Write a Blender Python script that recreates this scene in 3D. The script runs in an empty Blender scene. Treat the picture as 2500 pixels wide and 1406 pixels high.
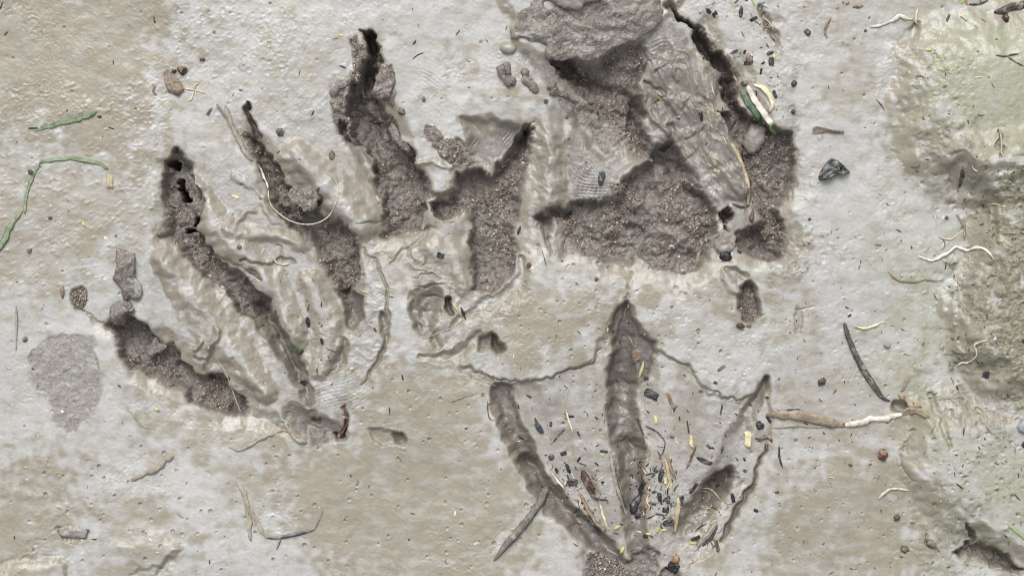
import bpy, math, random
import numpy as np
from mathutils import Vector
random.seed(7); RNG = np.random.default_rng(11)
scene = bpy.context.scene
# ------------------------------------------------------------------ camera, sky, sun, exposure
S = 0.0002                       # metres per unit of the ground plan (plan is 2500 x 1406 units = 0.5 m x 0.28 m)
CAM_H = 0.90
cam_d = bpy.data.cameras.new('camera'); cam = bpy.data.objects.new('camera', cam_d)
scene.collection.objects.link(cam); scene.camera = cam
cam.location = (0.0, 0.0, CAM_H); cam.rotation_euler = (0, 0, 0)
cam_d.sensor_fit = 'HORIZONTAL'; cam_d.angle = 2 * math.atan(0.25 / CAM_H)
cam_d.clip_start = 0.01; cam_d.clip_end = 200.0
SUN_EL, SUN_AZ = math.radians(50), math.radians(-12)      # azimuth measured from +Y (top of the picture) towards +X
world = bpy.data.worlds.new('World'); scene.world = world; world.use_nodes = True
wn = world.node_tree; wn.nodes.clear()
sky = wn.nodes.new('ShaderNodeTexSky'); sky.sky_type = 'NISHITA'; sky.sun_disc = False
sky.sun_elevation = SUN_EL; sky.sun_rotation = SUN_AZ; sky.dust_density = 4.0; sky.air_density = 1.0
hsv = wn.nodes.new('ShaderNodeHueSaturation'); hsv.inputs['Saturation'].default_value = 0.12   # grey overcast
bg = wn.nodes.new('ShaderNodeBackground'); bg.inputs['Strength'].default_value = 0.136
wo = wn.nodes.new('ShaderNodeOutputWorld')
wn.links.new(sky.outputs[0], hsv.inputs['Color']); wn.links.new(hsv.outputs[0], bg.inputs[0]); wn.links.new(bg.outputs[0], wo.inputs[0])
sun_d = bpy.data.lights.new('sun', 'SUN'); sun_d.energy = 1.1; sun_d.angle = math.radians(32); sun_d.color = (1.0, 0.97, 0.92)
sun = bpy.data.objects.new('sun', sun_d); scene.collection.objects.link(sun)
sd_ = Vector((math.sin(SUN_AZ) * math.cos(SUN_EL), math.cos(SUN_AZ) * math.cos(SUN_EL), math.sin(SUN_EL)))
sun.rotation_euler = sd_.to_track_quat('Z', 'Y').to_euler(); sun.location = sd_ * 3
scene.view_settings.view_transform = 'Standard'; scene.view_settings.look = 'None'
scene.view_settings.gamma = 1.0; scene.view_settings.use_curve_mapping = False
scene.view_settings.exposure = 0.64
scene.render.engine = 'CYCLES'
scene.cycles.max_bounces = 4; scene.cycles.diffuse_bounces = 3; scene.cycles.glossy_bounces = 2; scene.cycles.filter_width = 1.1

# ------------------------------------------------------------------ helpers
ZF = 700 / 249.0 ** 1 / (700 / 249.0) * (1968 / 700.0)
TX = {'a': 0, 'b': 450, 'c': 906}
def q(tile, s):
    """coordinate list -> plan coordinates; tiles a0..c3 are survey sheets of 700 x 500 plan units, 'f' is the plan itself"""
    a = np.array([float(v) for v in s.split()]).reshape(-1, 2)
    if tile == 'f': return a
    return a / (1968 / 700.0) + np.array([int(tile[1]) * 600.0, TX[tile[0]]])
def qq(*parts): return np.vstack([q(t, s) for t, s in parts])
_perm = RNG.permutation(1024); _ang = RNG.random(1024) * 2 * np.pi
_GX, _GY = np.cos(_ang).astype(np.float32), np.sin(_ang).astype(np.float32)
def noise(x, y, wl, seed=0):
    x = x / wl + seed * 17.31; y = y / wl + seed * 9.77
    xi = np.floor(x).astype(np.int64); yi = np.floor(y).astype(np.int64)
    xf = (x - xi).astype(np.float32); yf = (y - yi).astype(np.float32)
    u = xf * xf * xf * (xf * (xf * 6 - 15) + 10); v = yf * yf * yf * (yf * (yf * 6 - 15) + 10)
    def g(ix, iy, dx, dy):
        h = _perm[(_perm[(xi + ix) & 1023] + yi + iy) & 1023]
        return _GX[h] * dx + _GY[h] * dy
    n0 = g(0, 0, xf, yf); n1 = g(1, 0, xf - 1, yf); n2 = g(0, 1, xf, yf - 1); n3 = g(1, 1, xf - 1, yf - 1)
    a = n0 + u * (n1 - n0); b = n2 + u * (n3 - n2)
    return (a + v * (b - a)) * 1.5
def sm(a, b, x):
    t = np.clip((x - a) / (b - a), 0, 1); return t * t * (3 - 2 * t)
def spline(p, n):
    p = np.asarray(p, float)
    if len(p) == 2: return p[0] + (p[1] - p[0]) * np.linspace(0, 1, n)[:, None]
    e = np.vstack([2 * p[0] - p[1], p, 2 * p[-1] - p[-2]])
    L = np.r_[0, np.cumsum(np.linalg.norm(np.diff(p, axis=0), axis=1))]
    out = []
    for s in np.linspace(0, L[-1], n):
        i = min(np.searchsorted(L, s, 'right') - 1, len(p) - 2); t = (s - L[i]) / max(L[i + 1] - L[i], 1e-6)
        a, b, c, d = e[i], e[i + 1], e[i + 2], e[i + 3]
        out.append(.5 * (2 * b + (c - a) * t + (2 * a - 5 * b + 4 * c - d) * t * t + (3 * b - a - 3 * c + d) * t ** 3))
    return np.array(out)

# ------------------------------------------------------------------ ground height field (plan units)
STEP = 2.0
def axis(lo, hi):
    core = np.arange(lo, hi + .1, STEP); g = STEP * 1.5 ** np.arange(1, 24); m = np.cumsum(g)
    return np.r_[lo - m[::-1], core, core[-1] + m], 23
AX, NX0 = axis(-50.0, 2550.0); AY, NY0 = axis(-40.0, 1446.0)
X, Y = np.meshgrid(AX, AY); X = X.astype(np.float32); Y = Y.astype(np.float32)
H = np.zeros_like(X); SAND = np.zeros_like(X); TAN = np.zeros_like(X); GRN = np.zeros_like(X); DRK = np.zeros_like(X)
SMR = np.zeros_like(X)
n60, n60b = noise(X, Y, 60, 1), noise(X, Y, 60, 2); n22, n22b = noise(X, Y, 22, 3), noise(X, Y, 22, 4); n8, n8b = noise(X, Y, 9, 5), noise(X, Y, 9, 6)
n90 = noise(X, Y, 95, 7); WX = X + 7 * n60 + 7 * n22 + 3.0 * n8; WY = Y + 7 * n60b + 7 * n22b + 3.0 * n8b       # ragged
VX = X + 6 * n60 + 6 * n22 + 1.0 * n8; VY = Y + 6 * n60b + 6 * n22b + 1.0 * n8b                               # gently wavy
def box(p, pad):
    x0, y0 = p.min(0) - pad; x1, y1 = p.max(0) + pad
    i0, i1 = np.searchsorted(AX, x0), np.searchsorted(AX, x1); j0, j1 = np.searchsorted(AY, y0), np.searchsorted(AY, y1)
    return slice(max(j0 - 1, 0), j1 + 1), slice(max(i0 - 1, 0), i1 + 1)
def sdf(p, x, y):
    d = np.full(x.shape, 1e9, np.float32); ins = np.zeros(x.shape, bool)
    for a, b in zip(p, np.roll(p, -1, 0)):
        ex, ey = b - a; wx, wy = x - a[0], y - a[1]
        t = np.clip((wx * ex + wy * ey) / (ex * ex + ey * ey + 1e-9), 0, 1)
        d = np.minimum(d, (wx - ex * t) ** 2 + (wy - ey * t) ** 2)
        c1 = a[1] <= y; c2 = b[1] <= y; cr = ex * wy - ey * wx
        ins ^= (c1 & ~c2 & (cr > 0)) | (~c1 & c2 & (cr < 0))
    d = np.sqrt(d); return np.where(ins, -d, d)
def pdist(p, x, y):
    """distance to a polyline and the 0..1 position along it"""
    d = np.full(x.shape, 1e9, np.float32); tt = np.zeros(x.shape, np.float32)
    L = np.r_[0, np.cumsum(np.linalg.norm(np.diff(p, axis=0), axis=1))]
    for i, (a, b) in enumerate(zip(p[:-1], p[1:])):
        ex, ey = b - a; wx, wy = x - a[0], y - a[1]
        t = np.clip((wx * ex + wy * ey) / (ex * ex + ey * ey + 1e-9), 0, 1)
        dd = (wx - ex * t) ** 2 + (wy - ey * t) ** 2
        k = dd < d; d = np.where(k, dd, d); tt = np.where(k, (L[i] + t * (L[i + 1] - L[i])) / L[-1], tt)
    return np.sqrt(d), tt
def carve(p, depth, wall=10, sand=1.0, rim=0, rimw=14, ragged=True, dark=0.0, add=False):
    sl = box(p, 60); x, y = (WX, WY) if ragged else (VX, VY)
    s = sdf(p, x[sl], y[sl]); we = wall * (.45 + 1.3 * sm(-.2, .45, n90[sl])) if ragged else wall
    m = sm(-we * .4, we * (1.0 if ragged else .55), -s)
    if ragged and sand > .5 and depth > 8:
        H[sl] -= 5 * np.exp(-(np.maximum(s, 0) / 40) ** 2) * (1 - m) * sm(-.3, .3, n90[sl])
        SMR[sl] = np.maximum(SMR[sl], np.exp(-(np.maximum(s, 0) / 15) ** 2) * sm(-.3, .35, n60b[sl] + .5 * n22[sl]) * .5)
    if sand > .5 and depth > 15: depth = depth * 1.1
    if add: H[sl] -= depth * m
    else: H[sl] = H[sl] * (1 - m) + (H0[sl] - depth) * m
    if rim: H[sl] += rim * .5 * np.exp(-(np.maximum(s, 0) / (rimw * 1.4)) ** 2) * (1 - m) * sm(-.3, .3, n60[sl])
    if sand > .5 and ragged and depth > 15:      # the upper wall is smeared mud, the floor broken sandy loam
        SAND[sl] = np.maximum(SAND[sl], sand * sm(.18, .62, m + .5 * n22[sl] + .45 * n60b[sl]) * sm(.04, .25, m)); SMR[sl] = np.maximum(SMR[sl], .8 * sm(.02, .4, m + .25 * n22[sl]) * sm(.0, .15, m))
    elif sand: SAND[sl] = np.maximum(SAND[sl], sand * sm(-3, 5, -s))
    if dark: DRK[sl] = np.maximum(DRK[sl], dark * sm(-2, 6, -s))
def stroke(p, hw, depth, sand=0.0, ragged=False, rim=0, sharp=1.5, dark=0.0):
    """groove (depth > 0) or ridge (depth < 0) along a path; hw half width (number or list along the path)"""
    hw = np.atleast_1d(np.array(hw, float)); dp = np.atleast_1d(np.array(depth, float))
    p = spline(p, max(2, len(p) * 4)) if len(p) > 2 else np.asarray(p)
    sl = box(p, hw.max() * 3 + 20); x, y = (WX, WY) if ragged else (VX, VY)
    d, t = pdist(p, x[sl], y[sl])
    w = np.interp(t, np.linspace(0, 1, len(hw)), hw); D = np.interp(t, np.linspace(0, 1, len(dp)), dp)
    r = d / np.maximum(w, .5); m = np.clip(1 - r ** (2 * sharp), 0, 1) if dp.max() > 20 else np.clip(1 - (r / 1.15) ** 2, 0, 1) ** 1.7
    D = D * (.92 + .22 * n90[sl] + (.08 * n22[sl] if dp.max() > 0 else .15 * n60[sl]))
    H[sl] -= D * m
    if rim: H[sl] += rim * .45 * np.exp(-((r - 1.25) / .4) ** 2) * sm(-.3, .4, n60b[sl])
    if sand: SAND[sl] = np.maximum(SAND[sl], sand * sm(1.05, .8, r))
    if dark: DRK[sl] = np.maximum(DRK[sl], dark * sm(1.1, .6, r))
def erase_sand(p, h=None, wall=8):
    """a tongue of smooth mud over the sand"""
    sl = box(p, 40); s = sdf(p, VX[sl], VY[sl]); m = sm(-2, wall, -s)
    SAND[sl] *= 1 - m
    if h is not None: H[sl] = H[sl] * (1 - m) + (H0[sl] + h) * m
def patch(arr, p, v, soft=40, br=.5):
    sl = box(p, 120); s = sdf(p, X[sl] + 30 * n60[sl], Y[sl] + 30 * n60b[sl])
    k = sm(soft, -soft, s + soft * br * 2.2 * (n22[sl] + n60[sl]))
    arr[sl] = np.maximum(arr[sl], v * k)
def ripples(p, guide, wl, amp):
    sl = box(p, 30); s = sdf(p, VX[sl], VY[sl]); m = sm(-12, 26, -s)
    d, t = pdist(spline(guide, 14), X[sl] + 4 * n60[sl], Y[sl] + 4 * n60b[sl])
    H[sl] += .8 * amp * m * np.sin(2 * np.pi * d / wl + 2.5 * n60[sl] + 1.2 * n22[sl]) * np.clip(.45 + 1.6 * n60b[sl] + 1.0 * n22[sl], 0, 1.1)

# broad lie of the ground
H += 7 * noise(X, Y, 620, 11) + 4 * noise(X, Y, 260, 12)
def bank(p, v, soft):
    sl = box(p, 200); s = sdf(p, X[sl] + 20 * n60[sl] + 6 * n22[sl], Y[sl] + 20 * n60b[sl] + 6 * n22b[sl]); H[sl] += v * sm(soft, -soft, s)
bank(q('f', '2225 150 2280 105 2380 80 2620 60 2620 430 2500 420 2400 440 2300 420 2245 380 2225 300'), 40, 80)                  # green mound
bank(q('f', '2330 380 2620 330 2620 1010 2450 960 2400 905 2350 860 2345 740 2400 640 2410 500'), 48, 55)                  # gritty bank
bank(q('f', '2240 1010 2420 1000 2620 980 2620 1330 2480 1290 2330 1260 2230 1180'), 28, 55)
bank(q('f', '2370 1275 2440 1270 2540 1310 2620 1360 2620 1420 2530 1390 2480 1345 2400 1320'), 16, 30)
bank(q('f', '280 1330 330 1300 420 1310 450 1340 420 1375 330 1385'), 8, 32)
bank(q('f', '-40 1395 60 1375 150 1372 160 1400 60 1450 -60 1450'), 8, 20)
bank(q('f', '1215 -60 1720 -60 1640 30 1560 110 1400 140 1270 120 1240 40'), 9, 16)
for s_, v, so in [('1390 170 1500 150 1640 200 1700 330 1780 480 1760 640 1660 690 1480 640 1380 580 1360 420', -16, 45), ('840 260 950 260 1040 430 1060 560 940 590 880 400', -12, 40), ('1150 300 1300 300 1290 640 1170 720 1140 560', -12, 40),
                  ('610 320 690 400 830 520 880 700 860 800 800 640 700 540 640 430', -12, 35), ('400 400 480 440 480 560 640 700 720 900 660 860 520 680 410 590', -11, 30), ('280 790 380 800 440 860 620 980 700 1060 560 1020 330 920', -12, 30),
                  ('1720 60 1830 220 1930 380 1930 620 1860 640 1800 500 1810 360 1740 200', -12, 35), ('1210 940 1300 940 1560 1380 1500 1400 1330 1220', -8, 30), ('1480 780 1600 840 1580 1250 1520 1300', -8, 35), ('1640 1330 1700 1180 1780 1130 1800 1180 1700 1340', -7, 30)]:
    bank(q('f', s_), v, so)
H0 = H.copy()

# ------------------------------------------------------------------ prints
# lower right webbed print: sunken web, toe grooves
WEB = q('f', '1200 935 1240 935 1330 925 1400 895 1455 880 1490 800 1530 742 1570 800 1605 855 1690 910 1735 965 1800 978 1840 955 1878 915 1888 1020 1862 1130 1820 1230 1765 1330 1660 1400 1530 1430 1430 1310 1330 1200 1240 1070')
carve(WEB, 6, 14, 0, .8, 10, False)
stroke(q('f', '1222 955 1250 1040 1290 1130 1330 1200 1390 1260 1450 1310 1535 1395'), [26, 31, 32, 33, 31, 26, 16], [14, 20, 24, 26, 22, 18, 10], 0, False, 2.5, 1.2, .74)
carve(q('b2', '860 840 935 800 975 850 1000 950 1040 1040 1110 1080 1130 1150 1100 1260 1070 1320 1000 1400 790 1400 800 1200 850 1130 820 1000 840 900'), 20, 14, .35, 2, 10, False, .9)
stroke(q('c2', '935 -430 915 -250 892 -60 895 150 905 350 940 540 970 720 975 900 985 1060 1020 1240 1040 1380'), [8, 24, 34, 38, 40, 42, 36, 31, 28, 28, 26], [4, 9, 16, 22, 24, 27, 22, 18, 15, 13, 12], .2, False, 3, 1.3, .74)
stroke(q('c2', '1620 720 1560 780 1480 880 1400 980 1300 1090'), [26, 36, 36, 29, 18], [16, 24, 22, 18, 8], 0, False, 3, 1.2, .6)
stroke(q('c2', '1885 50 1850 150 1800 240 1740 360 1650 520 1540 720'), [11, 18, 25, 28, 24, 20], [15, 16, 8, 5, 3, 3], 0, False, 1.5, 1.0, .34)
stroke(q('c2', '1885 500 1860 580 1820 700 1760 830 1690 960 1620 1090 1580 1180'), [2.5, 4, 5, 7, 8, 7, 4], [6, 7, 8, 9, 9, 8, 5], .45, False, .3, 1.2, .75)
stroke(q('c2', '1610 730 1560 790 1500 880'), [24, 33, 20], [16, 25, 14], 0, False, 4, 1.2, .72)
stroke(q('c2', '960 500 1010 540'), 20, 12, 0, False, 1, 1, .8); stroke(q('c2', '230 620 290 640'), 20, 14, 0, False, 2, 1, .8)
carve(q('c2', '650 1240 760 1230 860 1290 900 1340 960 1290 980 1210 1090 1200 1150 1280 1130 1400 1200 1340 1290 1380 1290 1460 640 1460'), 13, 12, .75, 2, 10, True, .25)
for s_, w_, d_ in [('1120 880 1200 922 1300 932 1355 915 1400 897 1450 885 1470 850', 3, 9), ('1605 858 1650 885 1690 912 1720 950 1760 968 1800 975 1835 960', 3, 7),
                   ('1500 745 1485 800 1460 860', 6, 5), ('1530 690 1530 740', 4, 6)]:
    stroke(q('f', s_), [w_, w_ * 1.3, w_ * .8, w_ * 1.4, w_], [d_ * .3, d_ * .9, d_ * .2, d_ * .8, d_ * .4], 0, True, .3, .8, .12)
carve(q('f', '1100 880 1150 890 1200 925 1215 950 1180 935 1130 905'), 6, 8, .3, 0, 8, True)
# left print
carve(qq(('b0', '730 960 820 905 950 925 1000 960 1050 1050 1110 1095 1180 1085 1215 1150 1205 1200 1290 1250 1380 1310 1480 1290 1560 1330'), ('c0', '1600 120 1690 240 1700 300 1580 300 1450 260 1300 215 1210 140 1080 70'), ('b0', '1070 1340 960 1270 880 1260 830 1180 800 1080')), 30, 12, 1, 3, 12)
carve(qq(('a0', '1140 1080 1190 1010 1235 1030 1300 1150 1360 1270 1385 1330'), ('b0', '1388 60 1392 160 1365 240 1345 300 1420 400 1480 490 1560 570 1700 625 1750 700 1850 790 1830 870 1740 930 1670 900 1620 860 1560 770 1480 690 1400 630 1340 580 1290 520 1250 470 1190 390 1100 370 1140 290 1120 150'), ('a0', '1112 1250 1130 1130')), 30, 11, 1, 4, 12)
for t_, s_, w_ in [('a0', '1150 1100 1190 1130', 9), ('a0', '1215 1240 1235 1310 1265 1370', 9), ('b0', '1225 30 1250 90', 8), ('b0', '1335 220 1320 280', 6), ('b0', '1270 315 1330 320', 6)]:
    stroke(q(t_, s_), w_, 50, .4, True, 0, 1.6, .5)
stroke(qq(('b0', '1780 850 1840 960'), ('f', '700 860 735 930 760 985')), [26, 30, 27, 22, 14], [18, 24, 24, 20, 8], .3, False, 3, 1.2, .45)
stroke(q('f', '605 690 640 760 690 840 725 920 760 990'), [14, 10, 8, 8, 5], [8, 9, 8, 8, 4], 0, False, 1.5, 1.2)
carve(qq(('a1', '-10 940 60 930 130 1010 200 1080 260 1170 285 1260 330 1330 430 1390'), ('b1', '520 30 515 110 490 180 560 250 640 240 700 270 760 370 780 460 770 560 790 620 740 690 700 770 660 800 640 740 550 600 510 480 480 400 400 320 330 300 280 240 200 150 160 40'), ('a1', '150 1300 100 1180 60 1080 10 1000')), 34, 12, 1, 3, 14)
stroke(q('f', '600 265 612 300 628 330'), [6, 9, 12], [22, 34, 20], .4, False, 2, 1.3, .4); stroke(q('f', '608 258 610 268'), 7, 26, .3, False, 2, 1.3, .5)
stroke(q('b1', '690 760 740 830 745 900 740 960'), [18, 30, 28, 16], [18, 28, 28, 16], .4, False, 3, 1.2, .5)
stroke(q('b1', '690 1080 670 1150 640 1220 570 1300'), [12, 18, 15, 5], [8, 14, 12, 3], 0, False, 2.5, 1.2, .1)
stroke(q('b1', '935 880 945 960 950 1040'), [8, 10, 7], [10, 14, 8], 0, False, 1, 1.2, .25)
stroke(q('b1', '800 450 890 520 935 600 965 740 972 980 945 1130 880 1260 800 1370'), [3, 4, 4, 5, 6, 7, 6, 4], [4, 6, 6, 6, 8, 9, 8, 4], 0, False, 1.2, 1.1, .1)
stroke(q('f', '720 1010 760 1045 800 1050 835 1065'), [32, 40, 36, 18], [11, 17, 15, 6], .35, False, 3, 1.2, .45); stroke(q('c1', '450 335 510 335'), 9, 13, 0, False, 1, 1.3, .3)
stroke(q('c1', '610 430 660 440 690 330 680 260'), [6, 9, 8, 6], [14, 16, 14, 8], .3, True, 0, 1.2, .5)
carve(q('c1', '440 400 560 400 580 480 520 530 430 500'), 5, 14, .6, 0, 10, True, 0)
for s_, w_, d_ in [('400 630 480 740 560 850 650 960', [34, 52, 52, 28], -17), ('460 450 540 570 640 690 720 820', [34, 52, 58, 34], -19), ('720 380 800 460 890 560', [40, 54, 34], -17), ('760 690 800 800 780 910', [30, 38, 24], -12), ('1050 600 1120 640 1130 700', [30, 36, 24], -9), ('1330 330 1350 420 1340 500', [26, 34, 26], -12), ('520 850 512 880 500 905 510 925', 8, 9), ('500 880 480 875', 6, 7), ('535 800 525 830 515 850', 9, -9), ('490 830 480 850', 9, -7), ('560 560 620 570 680 575 735 600', 18, -9), ('575 555 590 530 620 515', 8, -5),
                   ('590 640 640 645 680 632 720 640', 5, 7), ('690 635 685 615 670 600', 3, 5), ('490 600 560 640 640 680', 6, 4), ('570 430 600 450 650 480', 9, -4), ('640 480 660 530 700 548', 10, -4)]:
    stroke(q('f', s_), w_, d_, 0, False, 0, 1.0)
carve(q('b0', '490 800 480 760 510 710 560 700 590 760 605 820 580 870 500 850'), 5, 6, .8, 1, 8, True)
stroke(q('b0', '600 860 680 930 730 960'), 5, 4, .4, True, 0, 1)
# upper centre print: slit toe
SLIT = qq(('a1', '795 185 850 195 890 240 932 370 932 440 890 520 862 640 930 690 980 780 1030 870 1060 960 1160 1020 1160 1110 1210 1210 1290 1340'), ('b1', '1260 60 1240 100 1230 160 1200 210 1190 310 1090 345 950 380 940 280 940 130 920 60'), ('a1', '900 1290 870 1090 830 1020 760 1000 720 920 740 860 690 780 700 690 720 590 770 570 790 480 830 420 820 300'))
carve(q('a1', '720 260 770 230 830 420 790 560 720 700 740 860 760 1000 690 940 600 840 590 740 560 660 600 590 720 540 745 440'), -5, 8, .9, 0, 8, True)
carve(q('a1', '900 520 980 430 1020 540 1020 660 1000 720 930 690 870 640'), -4, 8, .8, 0, 8, True)
carve(SLIT, 42, 13, 1, 2, 14)
stroke(q('a1', '845 215 860 320 850 430 830 560 830 680'), [10, 14, 12, 14, 8], [26, 30, 30, 34, 20], .6, True, 0, 1.3, .4)
stroke(q('a1', '760 650 780 780 860 900'), [14, 26, 30], [14, 18, 12], .5, True, 0, 1.2, .35)
stroke(q('a1', '650 830 670 880 695 950'), [8, 9, 6], [26, 34, 18], .4, True, 0, 1.2, .4)
stroke(q('a1', '700 960 800 1060 870 1200 920 1330'), [12, 15, 14, 8], [12, 12, 10, 8], 0, False, 1, 1.2)
stroke(q('a1', '960 790 945 870 950 950 1010 1000'), [14, 18, 16, 8], [-10, -12, -10, -4], .8, True, 0, 1)
carve(q('a1', '1215 880 1290 870 1420 965 1500 1050 1575 1110 1500 1180 1440 1160 1360 1100 1280 990 1220 930'), -4, 6, 1, 0, 8, True)
stroke(q('a1', '1440 985 1530 1060 1590 1100'), 10, 8, 0, False, 0, 1.2)
MID = qq(('a1', '1440 1190 1560 1170 1690 1190 1720 1120 1820 1020 1930 870 1965 850'), ('f', '1300 300 1300 350 1280 420 1275 460'), ('b1', '1890 60 1880 180 1830 290 1830 370 1870 450 1860 560 1820 640 1760 700 1690 745 1550 745 1550 640 1570 480 1530 420 1540 300 1520 220 1480 190 1420 210 1360 270 1310 250 1270 180 1250 120 1370 80 1430 30'))
carve(MID, 34, 15, 1, 2, 14)
carve(q('f', '1130 290 1200 285 1270 310 1250 370 1210 400 1150 380'), 13, 30, 0, 0, 10, False, add=True)
stroke(q('f', '1290 305 1270 350 1245 400 1225 430'), [10, 18, 22, 22], [20, 26, 18, 10], .3, False, 0, 1.2, .3)
erase_sand(q('a1', '1165 1100 1280 1090 1380 1130 1440 1200 1450 1290 1390 1350 1300 1340 1230 1240 1190 1170'), 3, 12)
stroke(q('a1', '1180 1120 1280 1110 1400 1150'), 12, -5, 0, False, 0, 1)
stroke(q('b1', '1250 800 1240 880 1220 960'), [44, 42, 28], [20, 27, 18], 0, False, 4, 1.1, .34); stroke(q('b1', '1290 1050 1330 1110'), [18, 10], [9, 6], 0, False, 2, 1.2, .1)
stroke(q('b1', '1140 760 1150 880 1190 1000'), 9, 8, 0, False, 0, 1); stroke(q('b1', '1390 800 1410 870'), [9, 11], [26, 22], .2, False, 1.5, 1.3, .4)
stroke(q('b1', '1000 560 1120 430 1190 380 1250 290'), 7, 5, 0, False, 1, 1)
for s_ in ['1100 390 1150 520 1180 560', '1110 560 1160 600 1230 600', '1150 640 1260 620 1350 660', '1160 700 1300 690 1420 720', '1200 560 1240 500', '760 280 850 268 930 265', '1190 330 1260 290 1300 300', '1200 740 1330 780 1400 770']:
    stroke(q('b1', s_), [2, 4, 2], [3, 5, 3], 0, False, 1.2, 1)
stroke(q('b1', '1900 520 1895 640 1800 760 1640 830 1520 900 1400 1000'), [10, 20, 22, 20, 14, 8], [7, 10, 10, 8, 6, 3], 0, False, 2, 1)
stroke(q('b1', '1590 1030 1520 1110 1400 1185 1200 1190'), [14, 18, 14, 8], [9, 10, 7, 4], 0, False, 2.5, 1)
carve(q('b1', '1585 1060 1640 1030 1680 1010 1730 1060 1790 1140 1740 1165 1680 1130 1620 1150 1590 1110'), 20, 16, 0, 3, 12, False, .3)
stroke(q('b1', '1690 1050 1720 1110 1770 1140'), [7, 11, 7], [12, 18, 10], 0, False, 0, 1.2, .4)
carve(q('c1', '830 390 900 400 960 410 1040 410 1100 460 1090 500 1000 515 930 515 880 460'), 7, 10, 0, 2, 10, False, .12); stroke(q('c1', '1030 440 1060 480'), 14, 18, 0, False, 2, 1.3, .3)
# big upper right print
HEEL = qq(('b2', '270 225 380 165 480 150 560 105 700 125 810 90'), ('a2', '850 1330 930 1220 1100 1080 1180 1160 1300 1230 1420 1300'), ('b2', '1480 50 1550 170 1560 330 1500 370 1520 440 1500 520 1400 580 1320 610 1250 600 1100 570 1040 520 1000 490 950 550 840 530 700 510 600 460 520 400 490 480 480 330 440 240 400 400 410 490 395 400 340 310'))
carve(HEEL, 30, 16, 1, 2, 12)
GUL = q('a2', '390 405 560 400 700 420 780 380 920 300 1050 270 1070 420 1010 560 1000 640 1050 740 1030 840 1060 930 1100 985 1250 955 1275 1010 1335 1120 1350 1190 1300 1230 1420 1300 1500 1350 1350 1400 1150 1330 1120 1100 1000 1060 930 1000 880 900 780 850 700 740 620 640 480 540')
carve(GUL, 30, 18, 1, 0, 12)
bank(q('a2', '520 700 700 760 880 900 940 1010 900 1060 780 1080 660 980 600 860'), -12, 14)
patch(SAND, q('a2', '480 700 620 640 780 850 900 920 940 1010 840 1050 720 950 640 800'), .75, 14, .5)
stroke(q('a2', '430 420 520 470 600 540'), [12, 20, 14], [26, 34, 16], .5, True, 0, 1.3, .35)
stroke(q('a2', '620 520 780 600 930 660 1010 740 1000 860 1030 960'), [14, 20, 22, 24, 24, 20], [14, 18, 16, 16, 16, 12], .6, True, 0, 1.2, .3)
stroke(q('a2', '1010 680 1000 780 1000 880'), [16, 22, 18], [14, 20, 12], .6, True, 0, 1.2, .35)
stroke(q('a2', '1130 1060 1230 1100 1300 1180 1400 1290'), [12, 22, 22, 18], [14, 20, 18, 14], .6, True, 0, 1.2, .3)
stroke(q('b2', '960 280 1040 330'), 14, 9, .8, True); stroke(q('b2', '430 175 510 195'), [10, 14], [14, 16], .3, True, 0, 1.2, .3)
for s_, w_, d_ in [('860 20 900 60 1000 100 1150 150 1330 180 1420 300', [20, 26, 30, 34, 28, 18], -12), ('1200 300 1300 380 1420 450', [20, 26, 16], -9), ('700 260 830 300 900 390', [20, 26, 20], -5)]:
    stroke(q('b2', s_), w_, d_, 1, True, 0, 1)
stroke(q('a2', '840 1250 930 1180 1040 1100 1110 1100'), [10, 18, 18, 12], [-6, -12, -12, -8], 0, False, 0, 1); erase_sand(q('a2', '820 1260 900 1170 1000 1120 1110 1080 1130 1120 1040 1190 900 1240'), None, 10)
carve(q('b2', '1560 200 1620 160 1660 230 1600 290 1640 360 1740 330 1860 320 1960 420 1960 530 1800 480 1690 430 1600 330'), 34, 12, 1, 2, 10)
SLOT = qq(('a2', '1215 -20 1240 30 1300 120 1370 150 1430 180 1490 260 1520 330 1620 380 1660 470 1690 560 1700 620 1690 690 1780 790 1850 820'), ('a3', '300 880 375 900 392 1050 392 1200 380 1340'), ('b3', '390 20 290 150 325 290 330 460 280 520 200 505 100 490 20 440 10 330 90 300 200 250 140 140 100 60'), ('a2', '1790 1380 1750 1180 1740 1060 1680 940 1600 830 1550 780 1640 760 1610 680 1570 560 1560 490 1460 390 1400 290 1390 200 1290 140 1190 40'))
carve(SLOT, 38, 12, 1, 3, 14)
stroke(q('a2', '1440 250 1500 350 1590 430 1620 560 1650 700 1750 800'), [14, 18, 18, 16, 18, 14], [16, 18, 16, 18, 16, 12], .7, True, 0, 1.2, .4)
stroke(q('b1', '230 160 320 260 420 330 520 400'), [14, 18, 18, 14], [12, 14, 12, 8], .6, True, 0, 1.2, .5)
stroke(q('b3', '60 330 160 370 260 490'), [16, 26, 14], [14, 16, 14], .7, True, 0, 1.2, .3)
stroke(q('a3', '150 60 200 140 260 260 300 340'), [8, 12, 12, 6], [6, 8, 8, 3], .5, True, 1, 1.2)
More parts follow.
